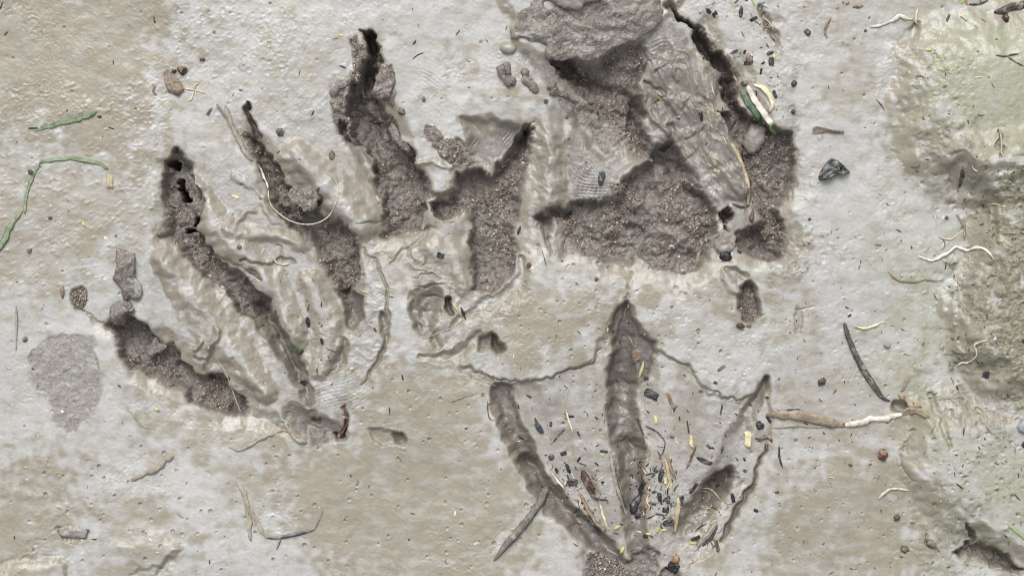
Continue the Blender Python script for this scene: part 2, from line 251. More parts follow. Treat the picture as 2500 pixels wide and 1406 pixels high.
# between the gullies: ridge of smeared mud
bank(q('a2', '1000 560 1080 480 1250 350 1400 320 1480 440 1560 640 1560 780 1680 960 1740 1150 1740 1380 1560 1340 1400 1260 1300 1020 1250 940 1100 980 1050 850'), 8, 14)
for s_, w_, d_ in [('1060 560 1120 600 1190 620', 5, 9), ('1150 660 1220 720 1270 800', 6, 9), ('1080 760 1150 850 1230 920', 8, -9), ('1230 860 1250 930 1200 990', 10, 10), ('1250 470 1270 560', 6, -6), ('1400 600 1500 700 1540 840', 7, -5),
                   ('1560 800 1620 960 1700 1140 1740 1300', 8, -7), ('1300 760 1340 680', 5, 5), ('1340 960 1450 900', 5, 4), ('1130 720 1200 640', 4, 5), ('1350 1100 1420 1020', 6, 4), ('1000 560 1050 640 1040 720', 14, -8), ('1190 440 1130 500', 5, 6)]:
    stroke(q('a2', s_), w_, d_, 0, False, 1, 1)
patch(SAND, q('a2', '1300 1000 1440 960 1560 1040 1600 1200 1480 1250 1360 1180'), .35, 16, .5); patch(SAND, q('a2', '1180 140 1350 200 1390 300 1250 330 1180 260'), .35, 14, .5)
patch(SAND, q('a2', '1460 350 1560 480 1600 640 1620 740 1540 700 1480 560'), .5, 12, .5)
for t_, s_, v in [('a2', '420 440 600 640 720 760 880 900 950 1010 860 1070 720 980 640 860 540 800 440 740 430 690 560 680 500 560', 1.1), ('a2', '170 330 330 380 470 440 560 620 400 600 300 480', .75), ('a2', '510 860 640 860 800 1000 900 1080 800 1160 850 1300 800 1400 540 1400 500 1100', .55), ('a2', '1010 260 1200 140 1390 230 1480 440 1600 660 1700 960 1740 1380 1500 1340 1300 1000 1100 960 1040 640', .62),
                  ('a1', '1480 1000 1640 840 1850 850 1930 880 1780 1100 1680 1180 1560 1100', .55), ('a1', '600 600 760 560 700 960 590 860', .6), ('a1', '690 950 830 1010 930 1350 860 1280', .5), ('b1', '650 700 860 760 860 900 800 980 660 980', .55), ('b1', '780 470 880 560 860 760 740 780', .4), ('b1', '1140 740 1390 760 1300 1020 1180 1020', .5),
                  ('b2', '1480 0 1760 -60 1760 160 1640 180 1960 240 1960 330 1640 330 1560 160', .4), ('b2', '270 220 380 200 500 330 520 480 400 480', .6), ('b2', '520 420 760 480 1000 470 960 560 800 540', .6), ('f', '700 960 850 990 850 1070 760 1080 700 1030', .5), ('a3', '230 0 300 320 390 560 380 1340 300 900 330 420 200 140', .35),
                  ('f', '600 760 680 860 740 960 760 1000 700 980 640 880', .4), ('f', '1900 620 1990 610 1960 680 1880 680', .3), ('a0', '1640 820 1800 900 1968 1150 1968 1260 1750 1060', .45)]:
    patch(SMR, q(t_, s_), v, 16, .6)
for s_, v in [('1290 300 1400 160 1560 110 1700 80 1820 260 1900 400 1920 640 1660 690 1330 560', .3), ('600 300 1000 250 1070 560 930 600 960 880 780 1060 540 1010 290 880 300 760 400 560 400 390', .22), ('1010 570 1280 300 1290 640 1160 800 1010 840', .22), ('1215 950 1460 890 1530 750 1610 860 1740 970 1880 930 1860 1130 1660 1400 1530 1400 1240 1070', .3)]:
    patch(SMR, q('f', s_), v, 30, .5)
# the pits on the right side
carve(q('b3', '20 690 60 665 110 690 120 760 170 840 165 900 110 950 40 930 15 850'), 24, 12, .7, 2, 10, False, .3)
stroke(q('b2', '1620 590 1700 610 1760 650'), [8, 12, 6], [8, 12, 6], 0, False, 2, 1.1); stroke(q('b2', '1610 620 1650 690 1700 720'), [16, 20, 12], -7, 0, False, 0, 1)
carve(q('c3', '1480 1225 1580 1195 1640 1170 1750 1195 1850 1260 1900 1330 1965 1370 1900 1400 1780 1340 1600 1280'), 26, 12, .8, 2, 10, True, .3)
stroke(q('c3', '1575 1040 1590 1100 1620 1150 1600 1190'), [4, 6, 8, 8], [14, 20, 22, 16], .4, True, 1, 1.2, .4)
stroke(q('c3', '1300 1120 1310 1190 1380 1240'), 5, 5, 0, False, 1.5, 1)
stroke(q('a3', '1755 910 1758 1000 1748 1100'), [4, 7, 5], [6, 10, 6], .2, True, 1); stroke(q('b3', '1740 170 1740 300 1738 420'), [6, 8, 5], [6, 11, 6], .3, True, 2)
stroke(q('a3', '1920 1080 1925 1095'), 5, 16, .3, False, 0, 1, .5)
stroke(q('b3', '430 840 425 920 420 1030'), [7, 12, 8], [3, 5, 3], .3, True); stroke(q('f', '1950 755 1990 752'), 3, 3)
stroke(q('a3', '1230 170 1180 250 1080 280'), [10, 20, 12], [8, 5, 2], 0, False); stroke(q('c3', '1100 240 1150 250'), 14, 14, .1, False, 0, 1, .3)
carve(q('f', '70 870 100 830 160 812 215 830 245 880 240 960 205 1030 170 1062 140 1040 105 960'), 2, 8, .40, 0, 8, True)
patch(SMR, q('f', '70 870 100 830 160 812 215 830 245 880 240 960 205 1030 170 1062 140 1040 105 960'), .5, 10, .4)
stroke(q('f', '2400 600 2350 700 2340 800 2360 880'), [10, 16, 16, 10], [4, 6, 6, 4], .2, True)
stroke(q('f', '2310 1090 2290 1010 2270 960'), 8, 4, 0, False); stroke(q('f', '2220 1050 2200 1120 2220 1180'), 4, 4, 0, True)
stroke(q('c0', '400 1085 470 1140 560 1140 600 1100'), [10, 12, 10, 6], 6, .3, True); stroke(q('c0', '1120 1370 1180 1290 1260 1220'), [16, 16, 10], [5, 7, 3], .2, True, 0, 1.1, .1)
for s_ in ['880 1400 1000 1360 1100 1350', '0 1330 150 1290 420 1290 480 1400']: stroke(q('c0', s_), 9, 2.2, .1, True)
# finger-print ripples where skin slid through the mud
ripples(q('a2', '510 850 640 860 690 980 760 1080 800 1250 780 1400 600 1400 530 1280 500 1050'), q('a2', '900 700 860 850 840 1000 900 1100'), 7.5, 1.5)
ripples(q('a2', '520 1180 760 1150 800 1250 790 1380 620 1400 540 1330'), q('a2', '480 1000 640 1180 820 1180'), 8, 1.3)
ripples(q('a1', '1480 1000 1640 840 1850 850 1900 900 1780 1080 1680 1150 1560 1090'), q('a1', '2000 800 1900 980 1760 1130'), 8, 1.5)
ripples(q('a1', '1190 460 1320 500 1420 640 1520 800 1500 940 1440 960 1380 800 1200 620'), q('a1', '1150 700 1300 800 1330 1000'), 9, .8)
ripples(q('a1', '60 840 150 900 200 1030 320 1110 300 1180 200 1080 110 980'), q('a1', '0 900 100 1020 240 1180'), 7, 1.3)
ripples(q('a2', '1010 260 1200 280 1230 440 1080 470 1010 380'), q('a2', '900 500 1000 560 1200 500'), 9, 1.6)
ripples(q('a1', '560 780 640 830 720 960 640 950 570 860'), q('a1', '640 700 740 980'), 7, 1.0)
ripples(q('f', '740 960 880 880 930 900 900 990 840 1020 760 1000'), q('f', '900 760 850 860 740 900'), 8, .45)
# tucks and creases in the pushed mud
CRE = np.zeros_like(X)
for s_, v in [('880 600 960 600 960 900 880 1000 760 1000 640 760 760 780 860 790', 1), ('1000 570 1260 720 1300 740 1100 870 1010 840', .9), ('380 560 620 720 720 940 640 1030 480 900 420 780', .6), ('1300 300 1560 420 1480 560 1290 510', .7),
              ('1220 960 1320 1140 1440 1300 1540 1390 1500 1400 1330 1230 1230 1050', 1), ('1480 800 1600 850 1570 1100 1540 1270 1480 1100', .9), ('1600 1240 1790 1100 1800 1240 1680 1390 1580 1330', .9), ('1880 600 1990 590 1990 680 1890 690', 1), ('500 370 640 560 660 640 500 560', .5), ('900 1000 1200 880 1230 1000 1000 1010', .25), ('1690 940 1880 920 1860 1100 1760 1060', .7)]:
    patch(CRE, q('f', s_), v, 30, .2)
CRE = np.maximum(CRE, DRK * .45)
cx = X + 22 * noise(X, Y, 70, 31); cy = Y + 22 * noise(X, Y, 70, 32)
c1 = 1 - np.abs(noise(cx, cy, 34, 33)) * 2.2; c2 = 1 - np.abs(noise(cx, cy, 15, 34)) * 2.2
H += CRE * (1.25 * c1 + .7 * c2 + .5 * noise(X, Y, 6, 35)) * (1 - .6 * SAND)

CR2 = np.zeros_like(X); patch(CR2, q('f', '1560 120 1690 110 1780 260 1840 500 1700 480 1590 300'), 1, 26, .2); patch(CR2, q('f', '1300 280 1360 300 1400 480 1300 500'), .5, 26, .2)
ru = X * .42 + Y * .91 + 30 * n60; rv = -X * .91 + Y * .42 + 16 * n60b
H += CR2 * (1 - .6 * SAND) * (3.2 * (1 - np.abs(noise(ru * .36, rv, 24, 81)) * 2.4) + 1.8 * (1 - np.abs(noise(ru * .45, rv, 11, 82)) * 2.2) + 5 * noise(ru * .5, rv, 60, 83))
wr = sm(.05, .4, noise(X, Y, 150, 84)) * (1 - np.clip(SAND + SMR, 0, 1))
H += wr * .4 * (1 - np.abs(noise(X + 8 * n22, Y + 8 * n22b, 12, 85)) * 3)
# ------------------------------------------------------------------ colour zones of the silt; tan also thins the painted sky sheen
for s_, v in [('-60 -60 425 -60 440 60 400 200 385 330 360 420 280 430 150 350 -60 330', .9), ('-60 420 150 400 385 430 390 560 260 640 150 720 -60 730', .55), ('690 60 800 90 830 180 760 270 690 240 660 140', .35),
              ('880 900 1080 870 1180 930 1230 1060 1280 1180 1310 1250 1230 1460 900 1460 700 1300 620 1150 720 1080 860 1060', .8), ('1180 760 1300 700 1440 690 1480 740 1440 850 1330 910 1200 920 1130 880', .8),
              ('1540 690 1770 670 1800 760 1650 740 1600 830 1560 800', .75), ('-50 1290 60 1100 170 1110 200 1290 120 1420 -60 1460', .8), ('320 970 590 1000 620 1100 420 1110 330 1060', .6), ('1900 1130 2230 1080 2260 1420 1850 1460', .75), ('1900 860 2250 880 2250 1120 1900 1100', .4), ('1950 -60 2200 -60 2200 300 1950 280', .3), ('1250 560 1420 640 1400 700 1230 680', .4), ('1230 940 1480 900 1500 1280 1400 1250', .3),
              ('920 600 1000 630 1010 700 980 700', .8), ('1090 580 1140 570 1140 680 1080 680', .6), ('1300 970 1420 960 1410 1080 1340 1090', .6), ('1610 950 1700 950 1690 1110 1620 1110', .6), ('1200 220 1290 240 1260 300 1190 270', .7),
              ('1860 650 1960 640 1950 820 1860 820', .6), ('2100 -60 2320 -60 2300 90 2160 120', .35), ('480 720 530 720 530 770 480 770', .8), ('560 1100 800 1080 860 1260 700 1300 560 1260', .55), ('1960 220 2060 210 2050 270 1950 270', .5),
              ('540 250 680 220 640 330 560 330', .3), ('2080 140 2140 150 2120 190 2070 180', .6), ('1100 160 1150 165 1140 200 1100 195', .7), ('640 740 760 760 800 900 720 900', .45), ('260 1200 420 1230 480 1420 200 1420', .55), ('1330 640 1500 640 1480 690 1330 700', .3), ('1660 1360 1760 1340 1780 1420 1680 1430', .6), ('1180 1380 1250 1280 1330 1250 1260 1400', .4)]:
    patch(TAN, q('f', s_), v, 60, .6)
for s_, v in [('2260 60 2400 20 2620 20 2620 440 2480 420 2360 330 2270 240', .85), ('2180 660 2330 640 2360 760 2400 900 2300 900 2200 800', .6), ('2290 1080 2400 1040 2620 1050 2620 1370 2480 1330 2360 1240', .7), ('2140 880 2400 900 2400 1060 2260 1090 2180 1000', .45),
              ('2400 400 2620 380 2620 1000 2440 940 2360 820 2400 640', .95), ('2120 560 2420 520 2420 700 2200 720', .35), ('2200 250 2280 120 2300 420 2220 420', .5), ('560 -60 760 -60 720 60 620 70', .35), ('2240 1200 2330 1180 2420 1300 2330 1420 2240 1420', .55), ('2160 400 2330 380 2330 520 2240 560 2150 520', .25)]:
    patch(GRN, q('f', s_), v, 105, .4)
GRIT = np.zeros_like(X)
patch(SMR, q('f', '2200 300 2330 330 2500 390 2620 380 2620 1010 2450 960 2340 880 2340 720 2400 600 2330 480 2220 420'), .38, 80, .7); patch(SMR, q('f', '2270 960 2450 930 2500 1060 2330 1080'), .4, 40, .6); patch(SMR, q('f', '2230 1200 2400 1270 2360 1420 2240 1420'), .35, 40, .6)
for s_, v in [('2330 390 2620 370 2620 1000 2450 950 2400 905 2350 860 2345 740 2400 640 2410 500', .85), ('2270 960 2450 900 2520 960 2480 1060 2330 1080', .5), ('2230 1180 2330 1200 2430 1280 2380 1420 2260 1420', .4), ('2205 130 2300 180 2310 380 2220 400', .42), ('2250 330 2500 360 2500 480 2330 520', .38), ('2400 480 2620 420 2620 960 2430 900', .3), ('1900 100 1940 300 1920 640 1890 300', .35), ('370 -20 560 -20 500 30 400 50', .3), ('1880 -20 1990 -20 2030 60 1930 70', .25), ('60 1150 120 1150 130 1210 80 1210', .4)]:  # grit; on the mound's left flank, with the smear, also painted-in shade
    patch(GRIT, q('f', s_), v * .9, 55, .8)

# ------------------------------------------------------------------ fine relief
n120 = noise(X, Y, 120, 21); n35 = noise(X, Y, 35, 22)
dx, dy = (X * .8 + Y * .6), (-X * .6 + Y * .8) * 1.0
smooth = 1 - np.clip(SAND, 0, 1)
H += smooth * (1.6 * n120 + .8 * n35 + .26 * noise(dx, dy * 1.8, 13, 23) + .10 * noise(X, Y, 6, 24))
gr = noise(X, Y, 5.0, 25)
n110 = noise(WX, WY, 110, 40); lump = n110 * 8 + noise(WX, WY, 46, 26) * 5.5 + (np.abs(noise(WX, WY, 34, 27)) - .25) * 8.0 + noise(X, Y, 12, 28) * 2.2 + gr * 1.0
H += np.clip(SAND, 0, 1) * lump * np.where(SAND > .7, 1, .55)
H += GRIT * (2.6 * noise(X, Y, 13, 29) + 1.7 * noise(X, Y, 6, 30) + 7 * np.abs(noise(WX, WY, 38, 36)))
H += np.clip(GRN, 0, 1) * (.5 * noise(X, Y, 14, 37) + .3 * noise(X, Y, 7, 38))
film = sm(.05, .4, -n110 * .8 + n35 * .5) * (SAND > .5); SMR = np.maximum(SMR, film * .8); SAND *= 1 - .4 * film
SAND = np.maximum(SAND, GRIT * .75)
inside = (X > -60) & (X < 2560) & (Y > -50) & (Y < 1456)
def splat(n, poly, rr, hh, asp=(1, 1), ang=0, ring=0):
    x0, y0 = poly.min(0); x1, y1 = poly.max(0); k = 0
    while k < n:
        px, py = x0 + RNG.random() * (x1 - x0), y0 + RNG.random() * (y1 - y0)
        k += 1
        if sdf(poly, np.array([[px]]), np.array([[py]]))[0, 0] > 0: continue
        r = rr[0] + (rr[1] - rr[0]) * RNG.random() ** 2; h = hh[0] + (hh[1] - hh[0]) * RNG.random(); a = asp[0] + (asp[1] - asp[0]) * RNG.random()
        th = ang + RNG.normal() * .35
        sl = box(np.array([[px, py]]), r * a * 2.4 + 3); ddx, ddy = X[sl] - px, Y[sl] - py
        u = (ddx * math.cos(th) + ddy * math.sin(th)) / (r * a); v = (-ddx * math.sin(th) + ddy * math.cos(th)) / r
        d2 = u * u + v * v
        f = smooth[sl]
        if ring: H[sl] += f * (h * np.exp(-d2 * d2) + ring * np.exp(-((np.sqrt(d2) - 1.3) / .3) ** 2))
        else: H[sl] += f * h * np.exp(-d2 * 1.2)
ALL = q('f', '0 0 2500 0 2500 1406 0 1406')
splat(620, q('f', '0 200 380 200 390 600 250 700 0 740'), (2.2, 5), (.35, 1.35), (1.2, 2.6), -.5)
splat(420, q('f', '440 30 860 20 870 260 700 330 440 300'), (2.0, 5.5), (.3, 1.1), (1.1, 2.2), -.8)
splat(1700, ALL, (2, 7), (-.6, .75), (1, 2.2), -.5)
splat(150, q('f', '700 1000 1200 900 1320 1250 1250 1400 300 1400 0 1380 40 1150'), (3.2, 5.2), (-3.6, -2.2), ring=.9)
splat(60, q('f', '1250 620 1480 600 1760 700 1700 900 1500 900 1300 900 1200 800'), (3, 5), (-3.2, -2), ring=.7)
splat(60, q('f', '420 20 700 20 700 180 440 180'), (4.5, 7), (-1.2, .8), ring=.7)
splat(260, ALL, (1.8, 3.2), (-6, -3))
splat(110, q('f', '1900 900 2240 1050 2240 1400 1800 1400'), (1.6, 3.6), (-3.4, -1.2), ring=.4)
splat(75, q('f', '2250 1050 2500 1050 2500 1330 2330 1230'), (1.6, 4.2), (-5, -1.5), (1, 1.6))
splat(260, q('f', '1560 700 1900 680 1880 960 1620 880'), (2, 4), (-1.8, -.8))
splat(300, q('f', '2000 560 2350 560 2350 1000 2000 960'), (2, 6), (-1.8, 1.2), (1, 2.4), -.6)
splat(420, q('f', '2190 110 2330 130 2340 420 2500 420 2500 600 2330 560 2200 420'), (2.5, 6), (-3.2, 2.4), (1, 1.8), -.6)
splat(160, q('f', '1680 0 1900 0 1910 300 1830 240'), (2, 4), (-2, 1.8))
out = np.maximum(np.maximum(-50 - X, X - 2550), np.maximum(-40 - Y, Y - 1446)); out = np.maximum(out, 0)
H *= 1.32; H0 *= 1.32
H = H0 * sm(6000, 800, out) + (H - H0) * sm(160, 0, out)
for A_ in (SAND, TAN, GRN, DRK, SMR): A_ *= sm(700, 100, out)
B = H.copy()
for _ in range(5): B[1:-1, 1:-1] = (B[1:-1, 1:-1] * 2 + B[:-2, 1:-1] + B[2:, 1:-1] + B[1:-1, :-2] + B[1:-1, 2:]) / 6
gy, gx = np.gradient(B, AY, AX); slope = np.hypot(gx, gy)                 # slopes lose the pale silt and its painted sky sheen, leaving tan mud bare
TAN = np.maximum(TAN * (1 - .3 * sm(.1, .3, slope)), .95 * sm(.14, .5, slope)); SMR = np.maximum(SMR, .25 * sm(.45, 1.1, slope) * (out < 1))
CORE = H[NY0:-NY0, NX0:-NX0]; CX0, CY0 = AX[NX0], AY[NY0]
def hz(x, y):
    x = np.clip((np.asarray(x, float) - CX0) / STEP, 0, CORE.shape[1] - 1.01); y = np.clip((np.asarray(y, float) - CY0) / STEP, 0, CORE.shape[0] - 1.01)
    i = x.astype(int); j = y.astype(int); u = x - i; v = y - j
    return (CORE[j, i] * (1 - u) + CORE[j, i + 1] * u) * (1 - v) + (CORE[j + 1, i] * (1 - u) + CORE[j + 1, i + 1] * u) * v
def W(x, y, z): return np.stack([(np.asarray(x) - 1250) * S, (703 - np.asarray(y)) * S, np.asarray(z) * S], -1)

# ------------------------------------------------------------------ materials
def mk(name):
    m = bpy.data.materials.new(name); m.use_nodes = True; nt = m.node_tree; nt.nodes.clear()
    o = nt.nodes.new('ShaderNodeOutputMaterial'); b = nt.nodes.new('ShaderNodeBsdfPrincipled'); nt.links.new(b.outputs[0], o.inputs[0])
    return m, nt, b
def nd(nt, t, **k):
    n = nt.nodes.new(t)
    for a, v in k.items():
        if a.startswith('i_'): n.inputs[int(a[2:]) if a[2:].isdigit() else a[2:]].default_value = v
        else: setattr(n, a, v)
    return n
def mix(nt, fac, a, b, mode='MIX'):
    n = nt.nodes.new('ShaderNodeMix'); n.data_type = 'RGBA'; n.blend_type = mode
    for s_, v in ((n.inputs[0], fac), (n.inputs[6], a), (n.inputs[7], b)):
        if hasattr(v, 'links'): nt.links.new(v, s_)
        else: s_.default_value = v if not isinstance(v, tuple) else (*v, 1)
    return n.outputs[2]
def math_(nt, op, a, b=0.0, c=0.0):
    n = nt.nodes.new('ShaderNodeMath'); n.operation = op
    for s_, v in zip(n.inputs, (a, b, c)):
        if hasattr(v, 'links'): nt.links.new(v, s_)
        else: s_.default_value = v
    return n.outputs[0]
def ramp(nt, f, pts):
    n = nt.nodes.new('ShaderNodeValToRGB'); nt.links.new(f, n.inputs[0]); e = n.color_ramp.elements
    while len(e) < len(pts): e.new(.5)
    for q_, (p_, c_) in zip(e, pts): q_.position = p_; q_.color = (*c_, 1) if isinstance(c_, tuple) else (c_, c_, c_, 1)
    return n.outputs[0]
def mud_material():
    m, nt, b = mk('wet_mud'); L = nt.links.new
    tc = nd(nt, 'ShaderNodeTexCoord'); P = tc.outputs['Object']
    at = nd(nt, 'ShaderNodeAttribute', attribute_name='zone'); sp = nd(nt, 'ShaderNodeSeparateColor'); L(at.outputs['Color'], sp.inputs[0])
    sand, tan, grn, drk = sp.outputs[0], sp.outputs[1], sp.outputs[2], at.outputs['Alpha']
    def nz(wl, detail=3, rough=.55, vec=P):
        n = nd(nt, 'ShaderNodeTexNoise'); n.inputs['Scale'].default_value = 1 / (wl * S); n.inputs['Detail'].default_value = detail; n.inputs['Roughness'].default_value = rough; L(vec, n.inputs['Vector']); return n.outputs[0]
    mp = nd(nt, 'ShaderNodeMapping'); mp.inputs['Rotation'].default_value = (0, 0, .45); mp.inputs['Scale'].default_value = (1, 2.3, 1); L(P, mp.inputs[0])
    streak = nz(60, 4, .62, mp.outputs[0]); blot = nz(170, 2); fine = nz(9, 2, .6); mott = nz(26, 3, .65)
    # silt: pale grey skin with sky sheen painted in; tan body colour breaks into streaks
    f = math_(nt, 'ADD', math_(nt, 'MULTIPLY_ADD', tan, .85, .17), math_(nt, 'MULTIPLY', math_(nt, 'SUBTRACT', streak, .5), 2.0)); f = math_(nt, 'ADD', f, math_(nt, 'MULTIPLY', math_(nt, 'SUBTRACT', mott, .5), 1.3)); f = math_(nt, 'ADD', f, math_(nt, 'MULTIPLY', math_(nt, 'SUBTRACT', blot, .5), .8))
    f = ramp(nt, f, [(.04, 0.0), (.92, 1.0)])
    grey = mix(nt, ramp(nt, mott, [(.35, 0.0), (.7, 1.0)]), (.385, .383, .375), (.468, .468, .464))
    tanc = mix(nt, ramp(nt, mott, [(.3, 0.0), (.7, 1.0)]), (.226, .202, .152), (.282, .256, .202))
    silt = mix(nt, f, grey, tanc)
    gf = math_(nt, 'MULTIPLY', grn, ramp(nt, blot, [(.2, .6), (.65, 1.0)]))
    silt = mix(nt, gf, silt, mix(nt, mott, (.205, .218, .132), (.315, .333, .222)))
    silt = mix(nt, math_(nt, 'MULTIPLY', ramp(nt, fine, [(.62, 0.0), (.72, 1.0)]), .35), silt, (.20, .18, .15))
    silt = mix(nt, ramp(nt, fine, [(.25, .5), (.75, 0.0)]), silt, mix(nt, .5, silt, (.16, .15, .13)))
    big = nz(520, 3, .5); silt = mix(nt, ramp(nt, big, [(.38, 0.0), (.70, .35)]), silt, mix(nt, .5, silt, (.175, .158, .128)))        # damp stains
    # sandy loam under the skin: dark brown with grains of several colours
    v = nd(nt, 'ShaderNodeTexVoronoi'); v.inputs['Scale'].default_value = 1 / (4.2 * S); L(P, v.inputs['Vector'])
    sv = nd(nt, 'ShaderNodeSeparateColor'); L(v.outputs['Color'], sv.inputs[0])
    gc = ramp(nt, sv.outputs[0], [(0.0, (.060, .050, .044)), (.45, (.108, .092, .081)), (.72, (.165, .142, .124)), (.86, (.25, .212, .178)), (.97, (.40, .34, .28))])
    sandc = mix(nt, ramp(nt, nz(75, 3, .65), [(.36, 0.0), (.64, 1.0)]), mix(nt, .55, gc, (.102, .089, .080)), mix(nt, .45, gc, (.235, .208, .186)))
    sandc = mix(nt, math_(nt, 'MULTIPLY', grn, 1.0), sandc, mix(nt, .68, gc, (.205, .200, .130)))
    sf = math_(nt, 'ADD', sand, math_(nt, 'MULTIPLY', math_(nt, 'SUBTRACT', fine, .5), .9)); sf = ramp(nt, sf, [(.30, 0.0), (.62, 1.0)])
    col = mix(nt, sf, silt, sandc)
    at2 = nd(nt, 'ShaderNodeAttribute', attribute_name='smear')
    smf = math_(nt, 'MULTIPLY', ramp(nt, math_(nt, 'ADD', at2.outputs['Fac'], math_(nt, 'MULTIPLY', math_(nt, 'SUBTRACT', mott, .5), .9)), [(.06, 0.0), (.72, 1.0)]), math_(nt, 'SUBTRACT', 1.0, math_(nt, 'MULTIPLY', sf, .65)))
    col = mix(nt, smf, col, mix(nt, .25, mix(nt, grn, mix(nt, mott, (.140, .123, .108), (.225, .206, .187)), mix(nt, mott, (.150, .147, .098), (.235, .232, .165))), gc))
    # wet organic silt lining the toe grooves; gullies and holes darkened in colour too
    df = math_(nt, 'MULTIPLY', drk, ramp(nt, mott, [(.25, .7), (.7, 1.15)]))
    col = mix(nt, df, col, mix(nt, fine, (.075, .064, .055), (.125, .11, .098)))
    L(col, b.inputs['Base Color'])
    r = math_(nt, 'ADD', .41, math_(nt, 'MULTIPLY', sf, .25)); r = math_(nt, 'ADD', r, math_(nt, 'MULTIPLY', math_(nt, 'SUBTRACT', mott, .5), .3)); r = math_(nt, 'ADD', r, math_(nt, 'MULTIPLY', math_(nt, 'SUBTRACT', blot, .5), .25)); r = math_(nt, 'SUBTRACT', r, math_(nt, 'MULTIPLY', f, .05))
    L(r, b.inputs['Roughness']); b.inputs['Specular IOR Level'].default_value = .5
    hgt = math_(nt, 'ADD', math_(nt, 'MULTIPLY', nz(7, 2, .65), ramp(nt, nz(130, 2), [(.38, .08), (.66, .75)])), math_(nt, 'MULTIPLY', nz(24, 3, .6), .5))
    hs = math_(nt, 'ADD', hgt, math_(nt, 'MULTIPLY', math_(nt, 'SUBTRACT', 1.0, v.outputs['Distance']), math_(nt, 'MULTIPLY', sf, .9)))
    bp = nd(nt, 'ShaderNodeBump'); bp.inputs['Strength'].default_value = .8; bp.inputs['Distance'].default_value = 2.2 * S; L(hs, bp.inputs['Height']); L(bp.outputs[0], b.inputs['Normal'])
    return m
MUD = mud_material()
def obj_np(name, V, F, mat, zone=None, smooth=True, smear=None, fib=None):
    """F: (n,4) or (n,3) int array"""
    me = bpy.data.meshes.new(name); n, k = F.shape
    me.vertices.add(len(V)); me.vertices.foreach_set('co', np.ascontiguousarray(V, np.float32).ravel())
    me.loops.add(n * k); me.loops.foreach_set('vertex_index', np.ascontiguousarray(F, np.int32).ravel())
    me.polygons.add(n); me.polygons.foreach_set('loop_start', np.arange(0, n * k, k, dtype=np.int32))
    me.update(calc_edges=True); me.polygons.foreach_set('use_smooth', np.full(n, smooth))
    if zone is not None:
        a = me.attributes.new('zone', 'FLOAT_COLOR', 'POINT'); a.data.foreach_set('color', np.ascontiguousarray(zone, np.float32).ravel())
    if smear is not None:
        a = me.attributes.new('smear', 'FLOAT', 'POINT'); a.data.foreach_set('value', np.ascontiguousarray(smear, np.float32).ravel())
    if fib is not None:
        a = me.attributes.new('fib', 'FLOAT', 'POINT'); a.data.foreach_set('value', np.ascontiguousarray(fib, np.float32).ravel())
    me.materials.append(mat); o = bpy.data.objects.new(name, me); scene.collection.objects.link(o); return o
def tag(o, label=None, cat=None, group=None, kind=None):
    for k, v in (('label', label), ('category', cat), ('group', group), ('kind', kind)):
        if v: o[k] = v
    return o
ny, nx = H.shape; idx = np.arange(ny * nx).reshape(ny, nx)
F = np.stack([idx[1:, :-1], idx[1:, 1:], idx[:-1, 1:], idx[:-1, :-1]], -1).reshape(-1, 4)
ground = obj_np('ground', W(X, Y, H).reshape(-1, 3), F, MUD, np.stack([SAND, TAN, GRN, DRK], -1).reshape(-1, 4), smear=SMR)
tag(ground, 'wet grey and tan mud pressed with webbed bird footprints', 'mud', kind='structure')
